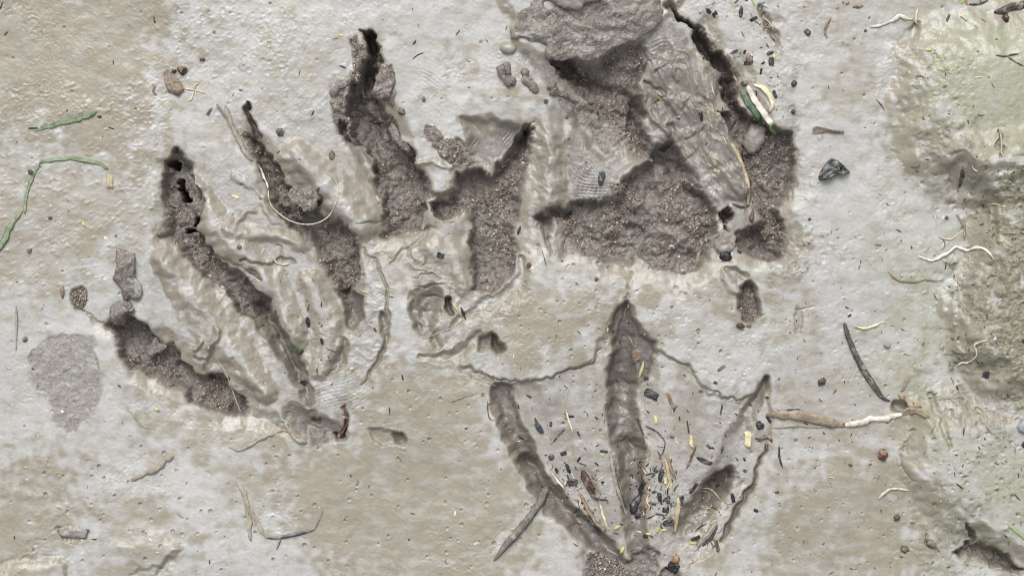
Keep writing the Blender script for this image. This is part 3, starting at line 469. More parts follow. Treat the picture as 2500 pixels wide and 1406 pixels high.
# ------------------------------------------------------------------ clods of loosened mud and sandy loam
def clod(name, p, hgt, thick, lift, zone, smear, lump=3.0, na=150, nr=22, power=5, label=None, cat='mud clod', group=None, step=None, floor=None):
    c = p.mean(0); th = np.linspace(0, 2 * np.pi, na, endpoint=False); R = np.zeros(na)
    for a, b in zip(p, np.roll(p, -1, 0)):
        d = b - a; dx_, dy_ = np.cos(th), np.sin(th); den = dx_ * d[1] - dy_ * d[0]; w = a - c
        with np.errstate(all='ignore'):
            t = (w[0] * d[1] - w[1] * d[0]) / den; u = (w[0] * dy_ - w[1] * dx_) / den
        ok = (u >= 0) & (u <= 1) & (t > 0) & np.isfinite(t); R = np.where(ok, np.maximum(R, t), R)
    R = np.where(R <= 0, R[R > 0].mean(), R); R = (R + np.roll(R, 1) + np.roll(R, -1)) / 3
    rr = np.linspace(0, 1, nr) ** .8; T, Q = np.meshgrid(th, rr[1:]); RR = Q * R[None]
    ox, oy = c[0] + np.cos(th) * R, c[1] + np.sin(th) * R
    jag = 1 + (noise(ox * 1.0, oy * 1.0, 13, 51) * 5 + noise(ox, oy, 38, 52) * 8) / np.maximum(R, 12)
    RR = RR * (1 + (jag - 1)[None] * Q ** 3); x = c[0] + np.cos(T) * RR; y = c[1] + np.sin(T) * RR
    ring = hz(c[0] + np.cos(th) * R * 1.05, c[1] + np.sin(th) * R * 1.05); base = (np.percentile(ring, 70) if floor is None else floor) + lift
    lm = lump * (noise(x, y, 120, 57) * 1.8 + noise(x, y, 60, 53) * 1.4 + (np.abs(noise(x + 6 * noise(x, y, 20, 58), y, 34, 54)) - .25) * 2.0 + noise(x, y, 13, 55) * .5 + noise(x, y, 6, 56) * .25)
    z = base + hgt * np.sqrt(np.clip(1 - Q ** power, 0, 1)) + lm * (1 - .6 * Q ** 6)
    if step is not None: z = z + step(x, y)
    zc = base + hgt + (step(np.array([[c[0]]]), np.array([[c[1]]]))[0, 0] if step is not None else 0)
    V = [np.array([[c[0], c[1], zc]]), np.stack([x, y, z], -1).reshape(-1, 3)]
    for f, dz in ((1.0, .35), (.96, .8), (.86, 1.0), (.5, 1.1)):
        V.append(np.stack([c[0] + np.cos(th) * R * jag * f, c[1] + np.sin(th) * R * jag * f, np.full(na, base - thick * dz)], -1))
    V.append(np.array([[c[0], c[1], base - thick * 1.1]])); V = np.vstack(V)
    k = (nr - 1) + 4; I = 1 + np.arange(k * na).reshape(k, na); J = np.roll(I, -1, 1)
    Fq = np.stack([I[:-1], I[1:], J[1:], J[:-1]], -1).reshape(-1, 4)
    Ft = np.vstack([np.stack([np.zeros(na, int), I[0], J[0]], -1), np.stack([np.full(na, len(V) - 1), J[-1], I[-1]], -1)])
    Ff = np.vstack([Fq[:, [0, 1, 2]], Fq[:, [0, 2, 3]], Ft])[:, ::-1]          # plan y runs down, so turn the faces
    o = obj_np(name, W(V[:, 0], V[:, 1], V[:, 2]), Ff, MUD, np.stack([zone[0] + .55 * noise(V[:, 0], V[:, 1], 80, 91) + .3 * noise(V[:, 0], V[:, 1], 26, 92)] + [np.full(len(V), z_) for z_ in zone[1:]], -1), smear=np.full(len(V), smear))
    return tag(o, label, cat, group)
def path_z(p, lift, bridge, smooth_n=5, win=0):
    if bridge:
        a, b = hz(*p[0]), hz(*p[-1]); t = np.linspace(0, 1, len(p)); z = a + (b - a) * t
        return np.maximum(z, hz(p[:, 0], p[:, 1])) + lift
    z = hz(p[:, 0], p[:, 1])
    if win:
        for ox, oy in ((win, 0), (-win, 0), (0, win), (0, -win)): z = np.maximum(z, hz(p[:, 0] + ox, p[:, 1] + oy))
    k = np.ones(smooth_n) / smooth_n; zp = np.pad(z, smooth_n // 2, mode='edge'); return np.convolve(zp, k, 'valid') + lift
def tube(name, p, widths, mat, flat=1.0, lift=.35, bridge=False, sides=8, wob=.2, seed=0, zone=None, smear=None, seg=None, taper=True, ridge=0.0, tw=0.0, smo=5):
    L = np.linalg.norm(np.diff(p, axis=0), axis=1).sum(); n = seg or int(np.clip(L / 5, 6, 60))
    p = spline(p, n); t = np.linspace(0, 1, n); w = np.interp(t, np.linspace(0, 1, len(np.atleast_1d(widths))), np.atleast_1d(widths)) * .5
    w = w * (1 + wob * noise(t * L, t * 0, 14, seed + 60) * 2)
    if taper: w = w * np.clip(np.minimum(t, 1 - t) * n / 2.5 + .4, 0, 1)
    p = p + np.stack([noise(t * L, t * 0, 22, seed + 61), noise(t * L, t * 0, 22, seed + 62)], -1) * w[:, None] * wob * 2
    z = path_z(p, 0, bridge, smo, 3 if np.max(w) < 4 else 0) + w * flat * (2 * lift) * (1 if bridge or flat < .45 else .5)
    g = np.gradient(p, axis=0); g /= np.linalg.norm(g, axis=1)[:, None] + 1e-9; nrm = np.stack([-g[:, 1], g[:, 0]], -1)
    th = np.linspace(0, 2 * np.pi, sides, endpoint=False)
    R_ = np.random.default_rng(seed + 400); rs = R_.random(sides)                   # fibres / folds along the stem
    prof = 1 + (ridge + .05) * (rs[None] - .5) * 2 + ridge * .8 * noise(t[:, None] * L + rs[None] * 900, rs[None] * 70, 30, seed + 64)
    cs = np.cos(th)[None] * prof; sn = np.sin(th)[None] * prof
    fibv = np.r_[(rs[None] * .7 + .5 * noise(t[:, None] * L + rs[None] * 900, rs[None] * 50, 18, seed + 65)).ravel(), .4, .4]
    tws = tw * (noise(t * L, t * 0, 60, seed + 63))
    A = cs * np.cos(tws)[:, None] - flat * sn * np.sin(tws)[:, None]; B = cs * np.sin(tws)[:, None] + flat * sn * np.cos(tws)[:, None]
    V = np.stack([p[:, None, 0] + nrm[:, None, 0] * A * w[:, None], p[:, None, 1] + nrm[:, None, 1] * A * w[:, None], z[:, None] + B * w[:, None]], -1).reshape(-1, 3)
    I = np.arange(n * sides).reshape(n, sides); J = np.roll(I, -1, 1)
    Fq = np.stack([I[:-1], J[:-1], J[1:], I[1:]], -1).reshape(-1, 4)
    c0, c1 = len(V), len(V) + 1; V = np.vstack([V, [[p[0, 0], p[0, 1], z[0]], [p[-1, 0], p[-1, 1], z[-1]]]])
    Ff = np.vstack([Fq[:, [0, 1, 2]], Fq[:, [0, 2, 3]], np.stack([np.full(sides, c0), J[0], I[0]], -1), np.stack([np.full(sides, c1), I[-1], J[-1]], -1)])
    if (np.cross(g[0], nrm[0]) > 0): Ff = Ff[:, ::-1]
    return obj_np(name, W(V[:, 0], V[:, 1], V[:, 2]), Ff, mat, None if zone is None else np.tile(zone, (len(V), 1)), smear=None if smear is None else np.full(len(V), smear), fib=fibv)
def plane_fit(x, y, r):
    gx = (hz(x + r, y) - hz(x - r, y)) / (2 * r); gy = (hz(x, y + r) - hz(x, y - r)) / (2 * r); return np.clip(gx, -.5, .5), np.clip(gy, -.5, .5)
def chip(name, c, w, l, ang, mat, thick=None, seed=0, outline=None, lift=.1, tilt=.1):
    """an angular flake: jittered outline, bevelled top, uneven thickness"""
    R = np.random.default_rng(seed + 900); a = math.radians(ang); thick = thick or max(1.6, min(w, l) * .32)
    if outline is None:
        o = np.array([[-.5, -.42], [-.2, -.5], [.22, -.46], [.5, -.4], [.52, .1], [.46, .44], [.05, .5], [-.3, .47], [-.5, .36], [-.54, 0]]) + R.normal(0, .055, (10, 2))
        o = np.stack([o[:, 0] * l, o[:, 1] * w], -1); o = np.stack([o[:, 0] * math.cos(a) - o[:, 1] * math.sin(a), o[:, 0] * math.sin(a) + o[:, 1] * math.cos(a)], -1)
    else: o = outline - c
    n = len(o); gx, gy = plane_fit(c[0], c[1], max(4, min(w, l) * .5)); gx += R.normal() * tilt; gy += R.normal() * tilt
    z0 = np.mean(hz(c[0] + o[:, 0] * .7, c[1] + o[:, 1] * .7)) + thick * lift
    lay = [(o, -thick * .6), (o * 1.02, thick * .25 ), (o * .84 + R.normal(0, .02 * min(w, l), o.shape), thick * .62), (o * .4 + R.normal(0, .06 * min(w, l), o.shape), thick * .75)]
    V = []
    for k, (q_, dz) in enumerate(lay):
        jz = R.normal(0, thick * .12, n) * (k > 0); V.append(np.stack([c[0] + q_[:, 0], c[1] + q_[:, 1], z0 + gx * q_[:, 0] + gy * q_[:, 1] + dz + jz], -1))
    V.append(np.array([[c[0], c[1], z0 + thick * .72], [c[0], c[1], z0 - thick * .6]])); V = np.vstack(V)
    I = np.arange(4 * n).reshape(4, n); J = np.roll(I, -1, 1); Fq = np.stack([I[:-1], J[:-1], J[1:], I[1:]], -1).reshape(-1, 4)
    Ff = np.vstack([Fq[:, [0, 1, 2]], Fq[:, [0, 2, 3]], np.stack([I[3], J[3], np.full(n, 4 * n)], -1), np.stack([J[0], I[0], np.full(n, 4 * n + 1)], -1)])
    area = np.sum(o[:, 0] * np.roll(o[:, 1], -1) - o[:, 1] * np.roll(o[:, 0], -1))
    if area > 0: Ff = Ff[:, ::-1]
    return obj_np(name, W(V[:, 0], V[:, 1], V[:, 2]), Ff, mat, smooth=False)
def lathe(name, c, rx, ry, rz, ang, mat, seed=0, rough=.2, point=1.0, nu=18, nv=12, lift=.18, facet=0.0, zone=None, smear=None):
    """pebble / seed / crumb: closed noisy ellipsoid, point > 1 sharpens the two ends"""
    u = np.linspace(0, 2 * np.pi, nu, endpoint=False); v = np.linspace(0, np.pi, nv)[1:-1]; Uu, Vv = np.meshgrid(u, v)
    s = np.sin(Vv) ** point; x = np.cos(Vv); y = s * np.cos(Uu); z = s * np.sin(Uu); k = seed * 13.7
    d = 1 + rough * 2 * (noise(x * 1.3 + y * .7 + k, z * 1.3 - y * .5 + k, .9, 71) + .5 * noise(x * 2.7 + k, z * 2.7 + y * 1.9, .8, 72))
    if facet: d = d * (1 - facet * np.abs(noise(x + k, y + z * 1.7, 1.1, 73)) * 2)
    P_ = np.vstack([[[1, 0, 0]], np.stack([x * d, y * d, z * d], -1).reshape(-1, 3), [[-1, 0, 0]]])
    a = math.radians(ang); px = P_[:, 0] * rx; py = P_[:, 1] * ry
    X_ = c[0] + px * math.cos(a) - py * math.sin(a); Y_ = c[1] + px * math.sin(a) + py * math.cos(a); Z_ = hz(c[0], c[1]) + rz * (2 * lift) + P_[:, 2] * rz
    m = len(v); I = 1 + np.arange(m * nu).reshape(m, nu); J = np.roll(I, -1, 1); Fq = np.stack([I[:-1], I[1:], J[1:], J[:-1]], -1).reshape(-1, 4)
    e = len(P_) - 1; Ff = np.vstack([Fq[:, [0, 1, 2]], Fq[:, [0, 2, 3]], np.stack([np.zeros(nu, int), I[0], J[0]], -1), np.stack([np.full(nu, e), J[-1], I[-1]], -1)])
    VV = W(X_, Y_, Z_); f0 = Ff[0]
    # orient outwards
    ctr = VV.mean(0); nn = np.cross(VV[f0[1]] - VV[f0[0]], VV[f0[2]] - VV[f0[0]])
    if np.dot(nn, VV[f0].mean(0) - ctr) < 0: Ff = Ff[:, ::-1]
    return obj_np(name, VV, Ff, mat, None if zone is None else np.tile(zone, (len(VV), 1)), smear=None if smear is None else np.full(len(VV), smear))

SANDZ = (1, 0, 0, 0); MUDZ = (0, .25, 0, 0); MIXZ = (.45, .3, 0, 0)
def slab_step(x, y):
    z = np.zeros_like(x)
    for hx, hy, r, d in ((1275, 103, 12, 22), (1317, 118, 13, 26), (1340, 15, 15, 14), (1465, 30, 26, 8)): z -= d * np.exp(-(((x - hx) / r) ** 2 + ((y - hy) / (r * .7)) ** 2) ** 2)
    return z
slab_pts = q('a2', '130 225 150 170 200 100 235 40 330 -20 420 -90 700 -140 1050 -120 1150 -40 1180 60 1165 140 1120 200 1000 275 900 305 770 385 690 430 570 410 440 410 375 400 380 330 300 295 210 285 145 265')
clod('mud_slab', slab_pts, 13, 26, 0, (.55, .2, 0, 0), .75, 5.4, 300, 60, 3.2, 'broad rough brown slab of sandy mud overhanging the upper right print', 'mud slab', step=slab_step, floor=float(np.percentile(hz(slab_pts[:, 0], slab_pts[:, 1]), 75)))
clod('mud_lump', q('a2', '385 30 420 -60 560 -90 720 -90 755 -20 740 20 650 40 620 85 560 80 480 60 420 30'), 12, 20, 16, (.1, .55, 0, 0), .35, 2.2, 90, 14, 4, 'smooth tan mud lump sitting on the rough brown slab at top edge')
for i, (t_, s_, w_, l_) in enumerate([('a2', '110 430 90 490 120 550 150 600', [24, 30, 26, 22], 'fat curved sandy finger of mud below the smooth knob'), ('a2', '215 470 235 540 270 590 325 635', [16, 20, 20, 24], 'lumpy sandy ridge between two sandy fingers near print edge'),
                                       ('a2', '395 565 430 610 450 645 540 655', [22, 26, 20, 12], 'short sandy finger of mud with pale grains, nearest the gully'), ('a1', '575 650 630 610 700 575', [20, 22, 16], 'loose sandy roll of mud left of the long slit'),
                                       ('a1', '1065 740 1062 790', [16, 18], 'single pale sandy crumb right of the long slit'), ('a1', '1080 980 1130 1030 1150 1060', [16, 24, 16], 'sandy crumb clinging to right lip of the long slit')]):
    tag(tube('sandy_mud_roll', q(t_, s_), w_, MUD, .75, .25, wob=.32, sides=14, seed=i, zone=(.85, 0, 0, 0), smear=.35, smo=3), l_, 'mud roll', None)
tag(tube('mud_nub', q('a2', '60 328 110 335 170 332'), [26, 27, 24], MUD, .8, .35, wob=.06, sides=14, seed=9, zone=(.05, .8, .2, 0), smear=.2), 'smooth olive mud knob poking out beside the brown slab', 'mud nub')
clod('sandy_clod', q('a1', '905 510 980 440 1015 500 1015 640 985 700 930 685 865 650 880 570'), 10, 16, 3, (.95, 0, 0, 0), .25, 5, 80, 14, 4, 'crumbly sandy clod hanging over right side of the long slit', 'mud clod')
clod('sandy_clod', q('a1', '1000 820 1040 870 1060 950 1140 1010 1130 1060 1060 1030 1000 960 975 880'), 8, 14, 1, (.95, 0, 0, 0), .25, 4.5, 70, 12, 4, 'long crumbly sandy clod along the lower right lip of the slit', 'mud clod')
clod('mud_ball', q('a2', '1750 900 1800 830 1870 830 1915 880 1900 960 1840 1040 1780 1050 1745 1000'), 20, 30, 2, (.2, .3, 0, 0), .45, 2.0, 90, 16, 2.4, 'rounded smooth mud ball hanging into the right slot under grass', 'mud ball', floor=float(hz(1895, 330)) - 4)
clod('mud_curl', q('a2', '1060 910 1130 890 1200 905 1215 960 1160 1000 1100 975'), 14, 18, 0, (.1, .2, 0, 0), .45, 2.5, 70, 12, 3, 'small folded mud curl jutting into the brown gully', 'mud curl', floor=float(hz(1640, 300)))
clod('sandy_clod', q('b1', '265 60 330 20 420 0 520 10 520 100 480 180 400 205 370 150 300 120'), 8, 16, 12, (.9, 0, 0, 0), .45, 5, 80, 14, 4, 'dark sandy clod bridging the toe groove inside the white root loop', 'mud clod')
clod('mud_flake', q('b0', '803 430 870 452 932 480 936 620 972 720 968 785 900 802 850 795 838 720 800 660 806 560'), 5, 9, 7, (.8, 0, 0, 0), .3, 3.2, 110, 16, 6, 'raised gritty mud flake standing on pale mud at far left', 'mud flake')
tag(tube('mud_flake', q('b0', '890 800 850 840 850 900 880 930'), [22, 40, 60, 50], MUD, .4, .7, wob=.2, sides=16, seed=22, zone=(.95, 0, 0, 0), smear=.2, seg=24), 'low bent gritty flake at top of the leftmost toe groove', 'mud flake')
clod('mud_clod', q('b0', '1010 1080 1060 1050 1090 1090 1150 1100 1120 1150 1050 1170 1000 1200 985 1140'), 8, 16, 16, (.5, 0, 0, 0), .8, 3.5, 60, 10, 4, 'dark clod wedged in the leftmost toe groove', 'mud clod')
clod('mud_clod', q('b2', '1560 340 1610 300 1650 340 1680 430 1640 480 1570 470 1530 420'), 5, 14, 6, (.2, .2, 0, 0), .6, 3, 60, 10, 4, 'grey-brown mud bridge beside the large black charcoal piece', 'mud clod')
clod('pod_lump', q('c0', '400 1080 450 1050 540 1060 600 1090 590 1140 520 1140 430 1120'), 8, 10, 0, (.5, .3, 0, 0), .4, 3, 60, 10, 3, 'oblong half sunk brown lump near the lower left corner', 'mud lump')

# ------------------------------------------------------------------ sand grains lying loose in the broken loam
def grains(n):
    sc = (SAND * (1 - .6 * SMR))[NY0:-NY0, NX0:-NX0]; w = np.where(sc > .48, sc, 0).ravel().astype(np.float64); w[CORE.ravel() < -70] *= .2; w *= sm(-.25, .35, noise(X, Y, 70, 93)[NY0:-NY0, NX0:-NX0]).ravel() + .08
    k = RNG.choice(w.size, n, p=w / w.sum()); jj, ii = np.divmod(k, CORE.shape[1])
    x = CX0 + (ii + RNG.random(n)) * STEP; y = CY0 + (jj + RNG.random(n)) * STEP; r = 1.1 + 2.3 * RNG.random(n) ** 3; z = hz(x, y) + r * .35
    o = np.array([[1, 0, 0], [0, 1, 0], [-1, 0, 0], [0, -1, 0], [0, 0, 1], [0, 0, -1]], float)
    V = o[None] * r[:, None, None] * (.7 + .6 * RNG.random((n, 6, 1))); a = RNG.random(n) * 6.28; ca, sa = np.cos(a)[:, None], np.sin(a)[:, None]
    vx = V[..., 0] * ca - V[..., 1] * sa + V[..., 2] * .4; vy = V[..., 0] * sa + V[..., 1] * ca
    P_ = W(x[:, None] + vx, y[:, None] + vy, z[:, None] + V[..., 2] * .9).reshape(-1, 3)
    f = np.array([[0, 4, 1], [1, 4, 2], [2, 4, 3], [3, 4, 0], [1, 5, 0], [2, 5, 1], [3, 5, 2], [0, 5, 3]])
    Ff = (f[None] + (np.arange(n) * 6)[:, None, None]).reshape(-1, 3)
    m, nt, b = mk('sand_grain'); g = nd(nt, 'ShaderNodeNewGeometry')
    c = ramp(nt, g.outputs['Random Per Island'], [(0, (.07, .055, .047)), (.35, (.15, .118, .096)), (.7, (.225, .19, .16)), (.9, (.35, .305, .26)), (.985, (.62, .57, .50))]); nt.links.new(c, b.inputs['Base Color']); b.inputs['Roughness'].default_value = .45
    return obj_np('sand_grains', P_, Ff, m, smooth=False)
tag(grains(14000), 'loose brown and pale sand grains in the broken mud', 'sand', kind='stuff')

def specks(name, n, polys, col, rr, seed):
    R_ = np.random.default_rng(seed); P_, Fs = [], []
    pts = []
    for poly, k in polys:
        a, b = poly.min(0), poly.max(0); c = a + R_.random((k, 2)) * (b - a); d = sdf(poly, c[None, :, 0], c[None, :, 1])[0]; pts.append(c[d < 0])
    c = np.vstack(pts); m_ = len(c); r = rr[0] + (rr[1] - rr[0]) * R_.random(m_) ** 2.5; a = R_.random(m_) * 3.14; asp = 1 + 1.8 * R_.random(m_) ** 2
    o = np.array([[1, 0, .2], [.35, .5, .25], [-.8, .35, .15], [-1, -.2, .2], [-.1, -.5, .3], [.8, -.3, .1], [0, 0, .75], [0, 0, -.5]])
    V = o[None] * (1 + .3 * R_.normal(size=(m_, 8, 1)) * np.array([1] * 6 + [0] * 2)[None, :, None]) * r[:, None, None]; V[..., 0] *= asp[:, None]
    ca, sa = np.cos(a)[:, None], np.sin(a)[:, None]; x = c[:, :1] + V[..., 0] * ca - V[..., 1] * sa; y = c[:, 1:] + V[..., 0] * sa + V[..., 1] * ca; z = hz(c[:, 0], c[:, 1])[:, None] + r[:, None] * .12 + V[..., 2]
    f = np.array([[i, (i + 1) % 6, 6] for i in range(6)] + [[(i + 1) % 6, i, 7] for i in range(6)])[:, ::-1]
    m, nt, b = mk(name); g = nd(nt, 'ShaderNodeNewGeometry'); nt.links.new(ramp(nt, g.outputs['Random Per Island'], col), b.inputs['Base Color']); b.inputs['Roughness'].default_value = .5
    return obj_np(name, W(x, y, z).reshape(-1, 3), (f[None] + (np.arange(m_) * 8)[:, None, None]).reshape(-1, 3), m, smooth=False)
DK = [(0, (.010, .010, .010)), (.5, (.03, .026, .022)), (.85, (.09, .07, .055)), (1, (.16, .12, .09))]
tag(specks('dark_specks', 0, [(ALL, 360), (q('f', '1680 0 1900 0 1920 320 1830 240'), 100), (WEB, 210), (q('f', '1900 560 2330 560 2400 1400 1880 1400'), 240), (q('f', '2330 390 2500 380 2500 1400 2280 1400'), 330), (q('f', '600 700 900 700 860 1000 680 960'), 70)], DK, (1.1, 3.6), 5), 'tiny dark specks of charcoal and soil strewn over the mud', 'specks', kind='stuff')
tag(specks('charcoal_crumbs', 0, [(WEB, 90), (q('c2', '950 650 1250 600 1260 1060 960 1060'), 50), (q('c2', '430 600 780 640 800 1100 560 1000'), 45), (q('f', '1690 0 1890 0 1910 300 1840 240'), 22)], [(0, (.008, .008, .009)), (1, (.035, .033, .033))], (2.4, 5.2), 8), 'small black charcoal crumbs strewn thickly in the lower webbed print', 'charcoal crumbs', kind='stuff')
def fibres(n, polys, seed):
    R_ = np.random.default_rng(seed); P_ = []; Fs = []; k = 0
    for poly, cnt, base in polys:
        a, b = poly.min(0), poly.max(0); c = a + R_.random((cnt, 2)) * (b - a); c = c[sdf(poly, c[None, :, 0], c[None, :, 1])[0] < 0]
        for x, y in c:
            L = 8 + 26 * R_.random() ** 2; w = .7 + 1.3 * R_.random(); an = math.radians(base) + R_.normal() * .55; bend = R_.normal() * .18 * L
            t = np.linspace(-.5, .5, 5); px = x + t * L * math.cos(an) - (t * t * 4) * bend * math.sin(an); py = y + t * L * math.sin(an) + (t * t * 4) * bend * math.cos(an); z = np.maximum(hz(px, py), hz(px + 2, py)) + w * .5
            nx_, ny_ = -math.sin(an) * w, math.cos(an) * w; tp = 1 - (np.abs(t) * 2) ** 3 * .7
            for i in range(5): P_ += [(px[i] + nx_ * tp[i], py[i] + ny_ * tp[i], z[i]), (px[i], py[i], z[i] + w * .7), (px[i] - nx_ * tp[i], py[i] - ny_ * tp[i], z[i]), (px[i], py[i], z[i] - w)]
            for i in range(4):
                for j in range(4): A_, B_ = k + i * 4 + j, k + i * 4 + (j + 1) % 4; Fs += [(A_, B_, B_ + 4), (A_, B_ + 4, A_ + 4)]
            k += 20
    P_ = np.array(P_); m, nt, b = mk('plant_fibre'); g = nd(nt, 'ShaderNodeNewGeometry')
    nt.links.new(ramp(nt, g.outputs['Random Per Island'], [(0, (.03, .02, .016)), (.35, (.12, .075, .05)), (.6, (.28, .21, .13)), (.85, (.5, .43, .28)), (1, (.62, .58, .45))]), b.inputs['Base Color']); b.inputs['Roughness'].default_value = .6
    return obj_np('plant_fibres', W(P_[:, 0], P_[:, 1], P_[:, 2]), np.array(Fs), m)
tag(fibres(0, [(WEB, 75, 80), (q('c2', '380 560 520 640 800 1080 640 1080'), 55, 60), (q('c2', '960 560 1280 560 1300 1080 980 1080'), 50, 85), (q('c2', '1380 950 1640 900 1560 1220 1400 1220'), 40, -50), (q('a2', '1400 560 1560 640 1740 1000 1780 1380 1640 1300 1480 900'), 50, 65), (q('f', '1690 0 1890 0 1910 300 1840 240'), 22, 60), (ALL, 45, 20), (q('f', '2200 0 2500 0 2500 1100 2300 1100'), 60, 40)], 9), 'fine shreds of plant fibre scattered over the mud', 'plant fibres', kind='stuff')
tag(specks('pale_specks', 0, [(ALL, 260), (WEB, 120), (q('f', '2330 390 2500 380 2500 1100 2300 1100'), 130)], [(0, (.30, .26, .18)), (.6, (.5, .45, .34)), (1, (.7, .67, .6))], (.9, 2.6), 6), 'tiny pale flecks of husk and grit strewn over the mud', 'specks', kind='stuff')

# ------------------------------------------------------------------ debris materials
def dm(name, c1, c2, rough=.6, wl=8, bump=.4, streak=1.0, spec=.4, coat=.8):
    m, nt, b = mk(name); tc = nd(nt, 'ShaderNodeTexCoord'); n = nd(nt, 'ShaderNodeTexNoise'); n.inputs['Scale'].default_value = 1 / (wl * S); n.inputs['Detail'].default_value = 5; nt.links.new(tc.outputs['Object'], n.inputs['Vector'])
    n2 = nd(nt, 'ShaderNodeTexNoise'); n2.inputs['Scale'].default_value = 1 / (wl * 5 * S); n2.inputs['Detail'].default_value = 3; nt.links.new(tc.outputs['Object'], n2.inputs['Vector'])
    fa = nd(nt, 'ShaderNodeAttribute', attribute_name='fib')
    f = math_(nt, 'ADD', math_(nt, 'MULTIPLY', n.outputs[0], .55), math_(nt, 'MULTIPLY', n2.outputs[0], .4)); f = math_(nt, 'ADD', f, math_(nt, 'MULTIPLY', math_(nt, 'SUBTRACT', fa.outputs['Fac'], .0), .35 * streak)); f = math_(nt, 'SUBTRACT', f, .09 * streak)
    n3 = nd(nt, 'ShaderNodeTexNoise'); n3.inputs['Scale'].default_value = 1 / (19 * S); n3.inputs['Detail'].default_value = 4; n3.inputs['Roughness'].default_value = .7; nt.links.new(tc.outputs['Object'], n3.inputs['Vector'])
    base = mix(nt, math_(nt, 'MULTIPLY', ramp(nt, n3.outputs[0], [(.52, 0.0), (.66, 1.0)]), coat), ramp(nt, f, [(.33, c1), (.67, c2)]), (.29, .265, .22))      # smears of mud
    nt.links.new(base, b.inputs['Base Color']); b.inputs['Roughness'].default_value = rough; b.inputs['Specular IOR Level'].default_value = spec
    bp = nd(nt, 'ShaderNodeBump'); bp.inputs['Strength'].default_value = bump; bp.inputs['Distance'].default_value = 1.2 * S; nt.links.new(n.outputs[0], bp.inputs['Height']); nt.links.new(bp.outputs[0], b.inputs['Normal'])
    return m
M = dict(
    green=dm('grass_green', (.075, .125, .055), (.25, .300, .190), .65, 12, .6, coat=.95), dgreen=dm('grass_dark', (.030, .065, .030), (.07, .115, .06), .45, 14, .3), bright=dm('grass_bright', (.20, .34, .08), (.36, .48, .20), .45, 14, .2),
    straw=dm('straw', (.30, .245, .13), (.52, .45, .28), .6, 7, .5), cream=dm('cream_husk', (.44, .39, .23), (.66, .61, .44), .6, 8, .4), brown=dm('brown_straw', (.11, .072, .042), (.29, .215, .14), .6, 6, .5), red=dm('red_brown_wood', (.035, .018, .015), (.12, .060, .045), .55, 6, .5),
    char=dm('charcoal', (.008, .008, .010), (.034, .034, .040), .42, 5, .8, spec=.5, coat=.35), dark=dm('dark_wood', (.020, .018, .015), (.075, .066, .055), .6, 7, .7), grey=dm('grey_wood', (.075, .072, .062), (.20, .185, .155), .65, 6, .6), blue=dm('blue_slate', (.016, .019, .028), (.085, .095, .115), .4, 7, .5),
    white=dm('white_root', (.38, .34, .27), (.70, .67, .60), .6, 9, .4), hair=dm('root_hair', (.36, .32, .25), (.56, .52, .43), .6, 9, .1), tanroot=dm('tan_root', (.125, .095, .062), (.29, .235, .165), .6, 8, .6), mudstick=dm('muddy_stick', (.18, .155, .115), (.35, .315, .25), .55, 9, .7), paleg=dm('grey_tan_stem', (.17, .15, .12), (.34, .305, .25), .6, 7, .6),
    seed=dm('yellow_seed', (.46, .40, .15), (.68, .62, .33), .5, 8, .2), gseed=dm('green_seed', (.32, .36, .09), (.52, .55, .24), .5, 8, .2), berry=dm('dark_berry', (.040, .020, .017), (.135, .065, .052), .4, 5, .8), berry2=dm('orange_berry', (.08, .035, .025), (.30, .135, .085), .4, 8, .5),
    stone=dm('dark_stone', (.05, .047, .043), (.16, .15, .14), .5, 6, .6), bstone=dm('brown_crumb', (.055, .040, .032), (.21, .165, .13), .55, 5, 1.0), wstone=dm('white_grit', (.55, .52, .46), (.78, .75, .70), .5, 6, .3), pstone=dm('blue_grey_stone', (.17, .20, .22), (.34, .37, .39), .45, 10, .4), bark=dm('bark', (.11, .075, .055), (.33, .26, .20), .65, 7, 1.0), coal=dm('ashy_charcoal', (.010, .011, .013), (.17, .18, .175), .45, 16, .9), moss=dm('moss', (.03, .055, .015), (.09, .13, .04), .8, 4, .8), pink=dm('pink_stem', (.40, .34, .28), (.66, .62, .54), .5, 10, .3), orange=dm('orange_chip', (.20, .09, .03), (.42, .23, .10), .55, 7, .4))
